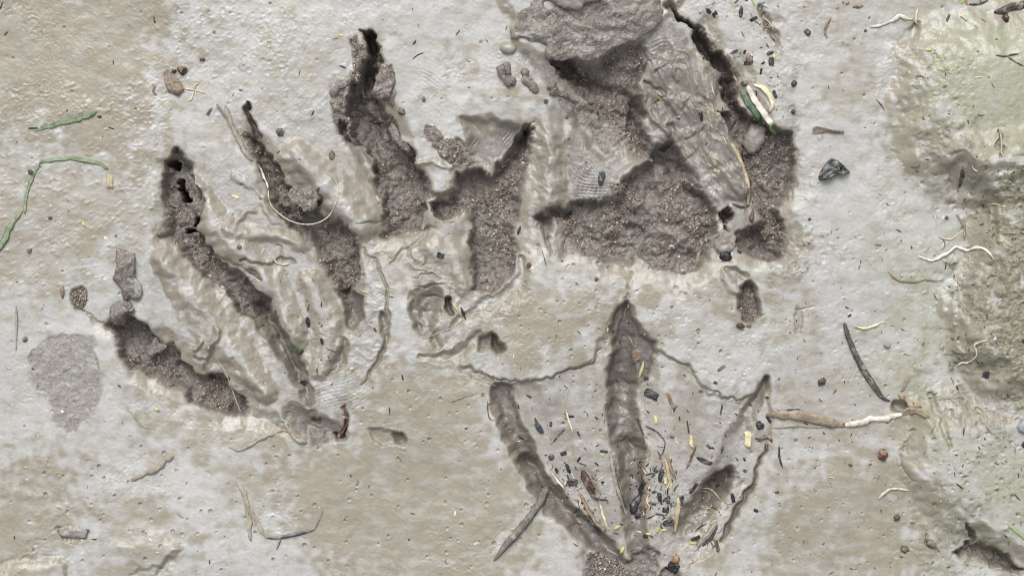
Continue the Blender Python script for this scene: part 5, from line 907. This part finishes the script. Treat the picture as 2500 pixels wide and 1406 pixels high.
s|seed|c2|900 1230|20 9 -60|gseed|lowest green seed above the heel|seed
s|seed|c2|1140 1090|18 8 -80|gseed|upright green seed of the heel group|seed
s|seed|c2|1186 1090|16 7 -5|gseed|green seed right of the upright one|seed
s|seed|c2|1078 1117|16 7 10|gseed|green seed left of the upright one|seed
s|seed|c2|1018 1110|15 6 10|seed|dull yellow seed at left end of heel group|seed
s|seed|c2|1385 1187|18 7 10|gseed|green seed by fibrous stem bundle|seed
s|seed|c2|762 575|16 6 35|gseed|green seed left of middle toe groove|seed
t|root_hair|c2|1460 812 1500 812 1540 840 1580 892|1.6 2 2 1.8;1;lift=.8,bridge=1|hair|white hair arching over right toe groove|root hair
t|twig|c2|735 880 770 882 800 885|4 4 3;1;lift=.8,wob=.09|char|small black Y twig right of large red chip|twig
+t|side_twig|c2|775 882 790 860|3 2;1;lift=.8|char
+t|side_twig|c2|795 884 800 915|3 2;1;lift=.8|char
t|root_cluster|c3|125 462 170 465 215 450 240 490|6 5 8 6;1;lift=.9,wob=.3|red|dark root cluster at far right toe of print|roots
+t|side_root|c3|190 440 200 500 205 545|3 3 2;1;lift=.9|dark
+t|side_root|c3|175 420 172 445|3 2;1;lift=.9|hair
t|stick|c3|200 300 300 298 430 305 560 335 650 352 750 372|8.9 20.0 22.1 22.1 20.0 14.4;.65;lift=.65,ridge=.12,wob=.1|tanroot|tan rotten stick pointing right from the print|stick
+t|splinter|c3|240 390 380 376 520 380 640 392|5.5 7.7 7.7 4.5;.7;lift=.5,wob=.3|mudstick
t|root|c3|735 372 860 345 920 325 1000 322 1060 305 1135 300|12.2 14.4 15.5 13.2 15.5 11.1;.7;lift=.9,wob=.18|white|thick white root joining the tan stick|root
+t|side_root|c3|1075 330 1045 370|4.1 2.5;.9;lift=1.0,wob=.3|white
t|root|c3|1105 305 1180 270 1230 275 1300 315|14.4 16.6 15.5 8.9;.7;lift=.7,wob=.3|tanroot|brown root base right of thick white root|root
+t|side_root|c3|1100 160 1150 190 1200 230 1260 245|13.2 15.5 14.4 8.9;.7;lift=.8,wob=.3|tanroot
t|root|c3|1178 40 1155 70 1145 110 1120 140|7 8 8 5;.9;lift=.8|bark|reddish root tip above the brown root base|root
p|berry|c3|998 572|12 14 10 15|berry2|orange red berry on smooth mud, lower right|berry
s|seed|c3|778 644|11 7 20|stone|dark oval seed left of orange red berry|seed
t|root|c3|970 880 1000 845 1045 812 1110 805 1185 820|4.9 6.6 7.4 5.7 4.1;.9;lift=.9,wob=.3|white|arched white root below the orange red berry|root
p|crumb|c3|1097 1005|8 9 6 0|bstone|crumb of sand below the arched white root|crumb
p|crumb|c3|1155 1225|12 9 5 20|bstone|muddy brown crumb near the lower right pit|crumb
t|grass_strand|c3|1835 1045 1900 1095 1985 1165|4 5 5;.13;lift=2.6,wob=.1,tw=.6|bright|thin bright grass blade at lower right edge|grass blade
h|pale_stone|c3|1890 370 1930 315 1985 300 2010 340 2010 410 1950 420 1900 400|18|pstone|pale blue grey stone cut by right edge|stone
p|berry|c3|1945 492|9 9 7 0|berry|dark berry under the pale blue grey stone|berry
k|charcoal_flake|c3|378 266|6 36 -3|blue|blue-black sliver above the tan rotten stick|charcoal
k|charcoal_flake|c3|155 372|13 17 70|char|charcoal lump left of tan rotten stick|charcoal
k|charcoal_flake|c3|218 330|6 22 55|char|charcoal sliver at left end of tan rotten stick|charcoal
t|leaf_sliver|c3|288 515 290 590 312 662|4 6 3;.5;lift=.7|char|wavy black sliver right of sunken dark line|leaf sliver
p|pebble|c3|272 830|6 4 3 0|stone|grey pebble right of the sunken dark line|pebble
k|charcoal_flake|c3|130 957|6 9 20|char|small black flake right of sunken line's lower end|charcoal
p|crumb|c3|1330 1180|14 9 6 30|bark|tan crumb at left rim of lower right pit|crumb
"""
MAIN = dict(grass_strand='main_leaf', bark_chip='bark_plate', rootlet='main_root', straw_stalk='main_stalk', grass_shoot='white_stem', root_piece='main_root', twig='main_twig', crumb='main_crumb', root='main_root', leaf_strip='main_strip', stick='shaft', straw_bundle='first_straw', stem_bundle='first_stem', root_cluster='main_root')
cur = None; LINES = DEBRIS.strip().splitlines()
for i, line in enumerate(LINES):
    child = line[0] == '+'; f = line[1:].split('|') if child else line.split('|')
    kind, name, tile, pts, size, mat = f[:6]; p = q(tile, pts); m = M[mat]
    title = name; whole = not child and i + 1 < len(LINES) and LINES[i + 1][0] == '+'
    if whole: name = MAIN.get(title, 'main_' + title)
    if kind == 't':
        ws, flat, *rest = size.split(';'); kw = {}
        for e in (rest[0].split(',') if rest and rest[0] else []):
            k_, v_ = e.split('='); kw[k_] = float(v_)
        kw['bridge'] = bool(kw.get('bridge', 0)); wd = [float(v) for v in ws.split()]
        o = tube(name, p, wd, m, float(flat), seed=i, sides=10 if max(wd) > 7 else 6, **kw)
    elif kind == 'k':
        w_, l_, a_ = [float(v) for v in size.split()]; w_, l_ = (w_ * 1.15, l_ * 1.12) if mat == 'char' else (w_, l_); o = chip(name, p[0], w_, l_, a_, m, seed=i)
    elif kind == 'h':
        e = p.max(0) - p.min(0); o = chip(name, p.mean(0), e.min(), e.max(), 0, m, thick=float(size), seed=i, outline=p)
    elif kind == 'p':
        rx, ry, rz, a_ = [float(v) for v in size.split()]; o = lathe(name, p[0], rx, ry, rz, a_, m, seed=i, rough=.2, facet=.4 if mat in ('char', 'wstone', 'stone', 'bstone') else .2)
    elif kind == 's':
        l_, w_, a_ = [float(v) for v in size.split()]; o = lathe(name, p[0], l_ / 2, w_ / 2, w_ * .4, a_, m, seed=i, rough=.06, point=1.45, nu=12, nv=10)
    if whole:
        e = bpy.data.objects.new(title, None); scene.collection.objects.link(e); e.empty_display_size = .002; e.location = Vector(W(p[0][0], p[0][1], hz(*p[0])))
    if child or whole:
        if child: e = cur
        o.data.transform(__import__('mathutils').Matrix.Translation(-e.location)); o.parent = e
    if whole: cur = e; tag(e, f[6], f[7])
    elif not child: cur = o; tag(o, f[6], f[7] if len(f) > 7 and len(f[7].split()) < 4 else 'charcoal')
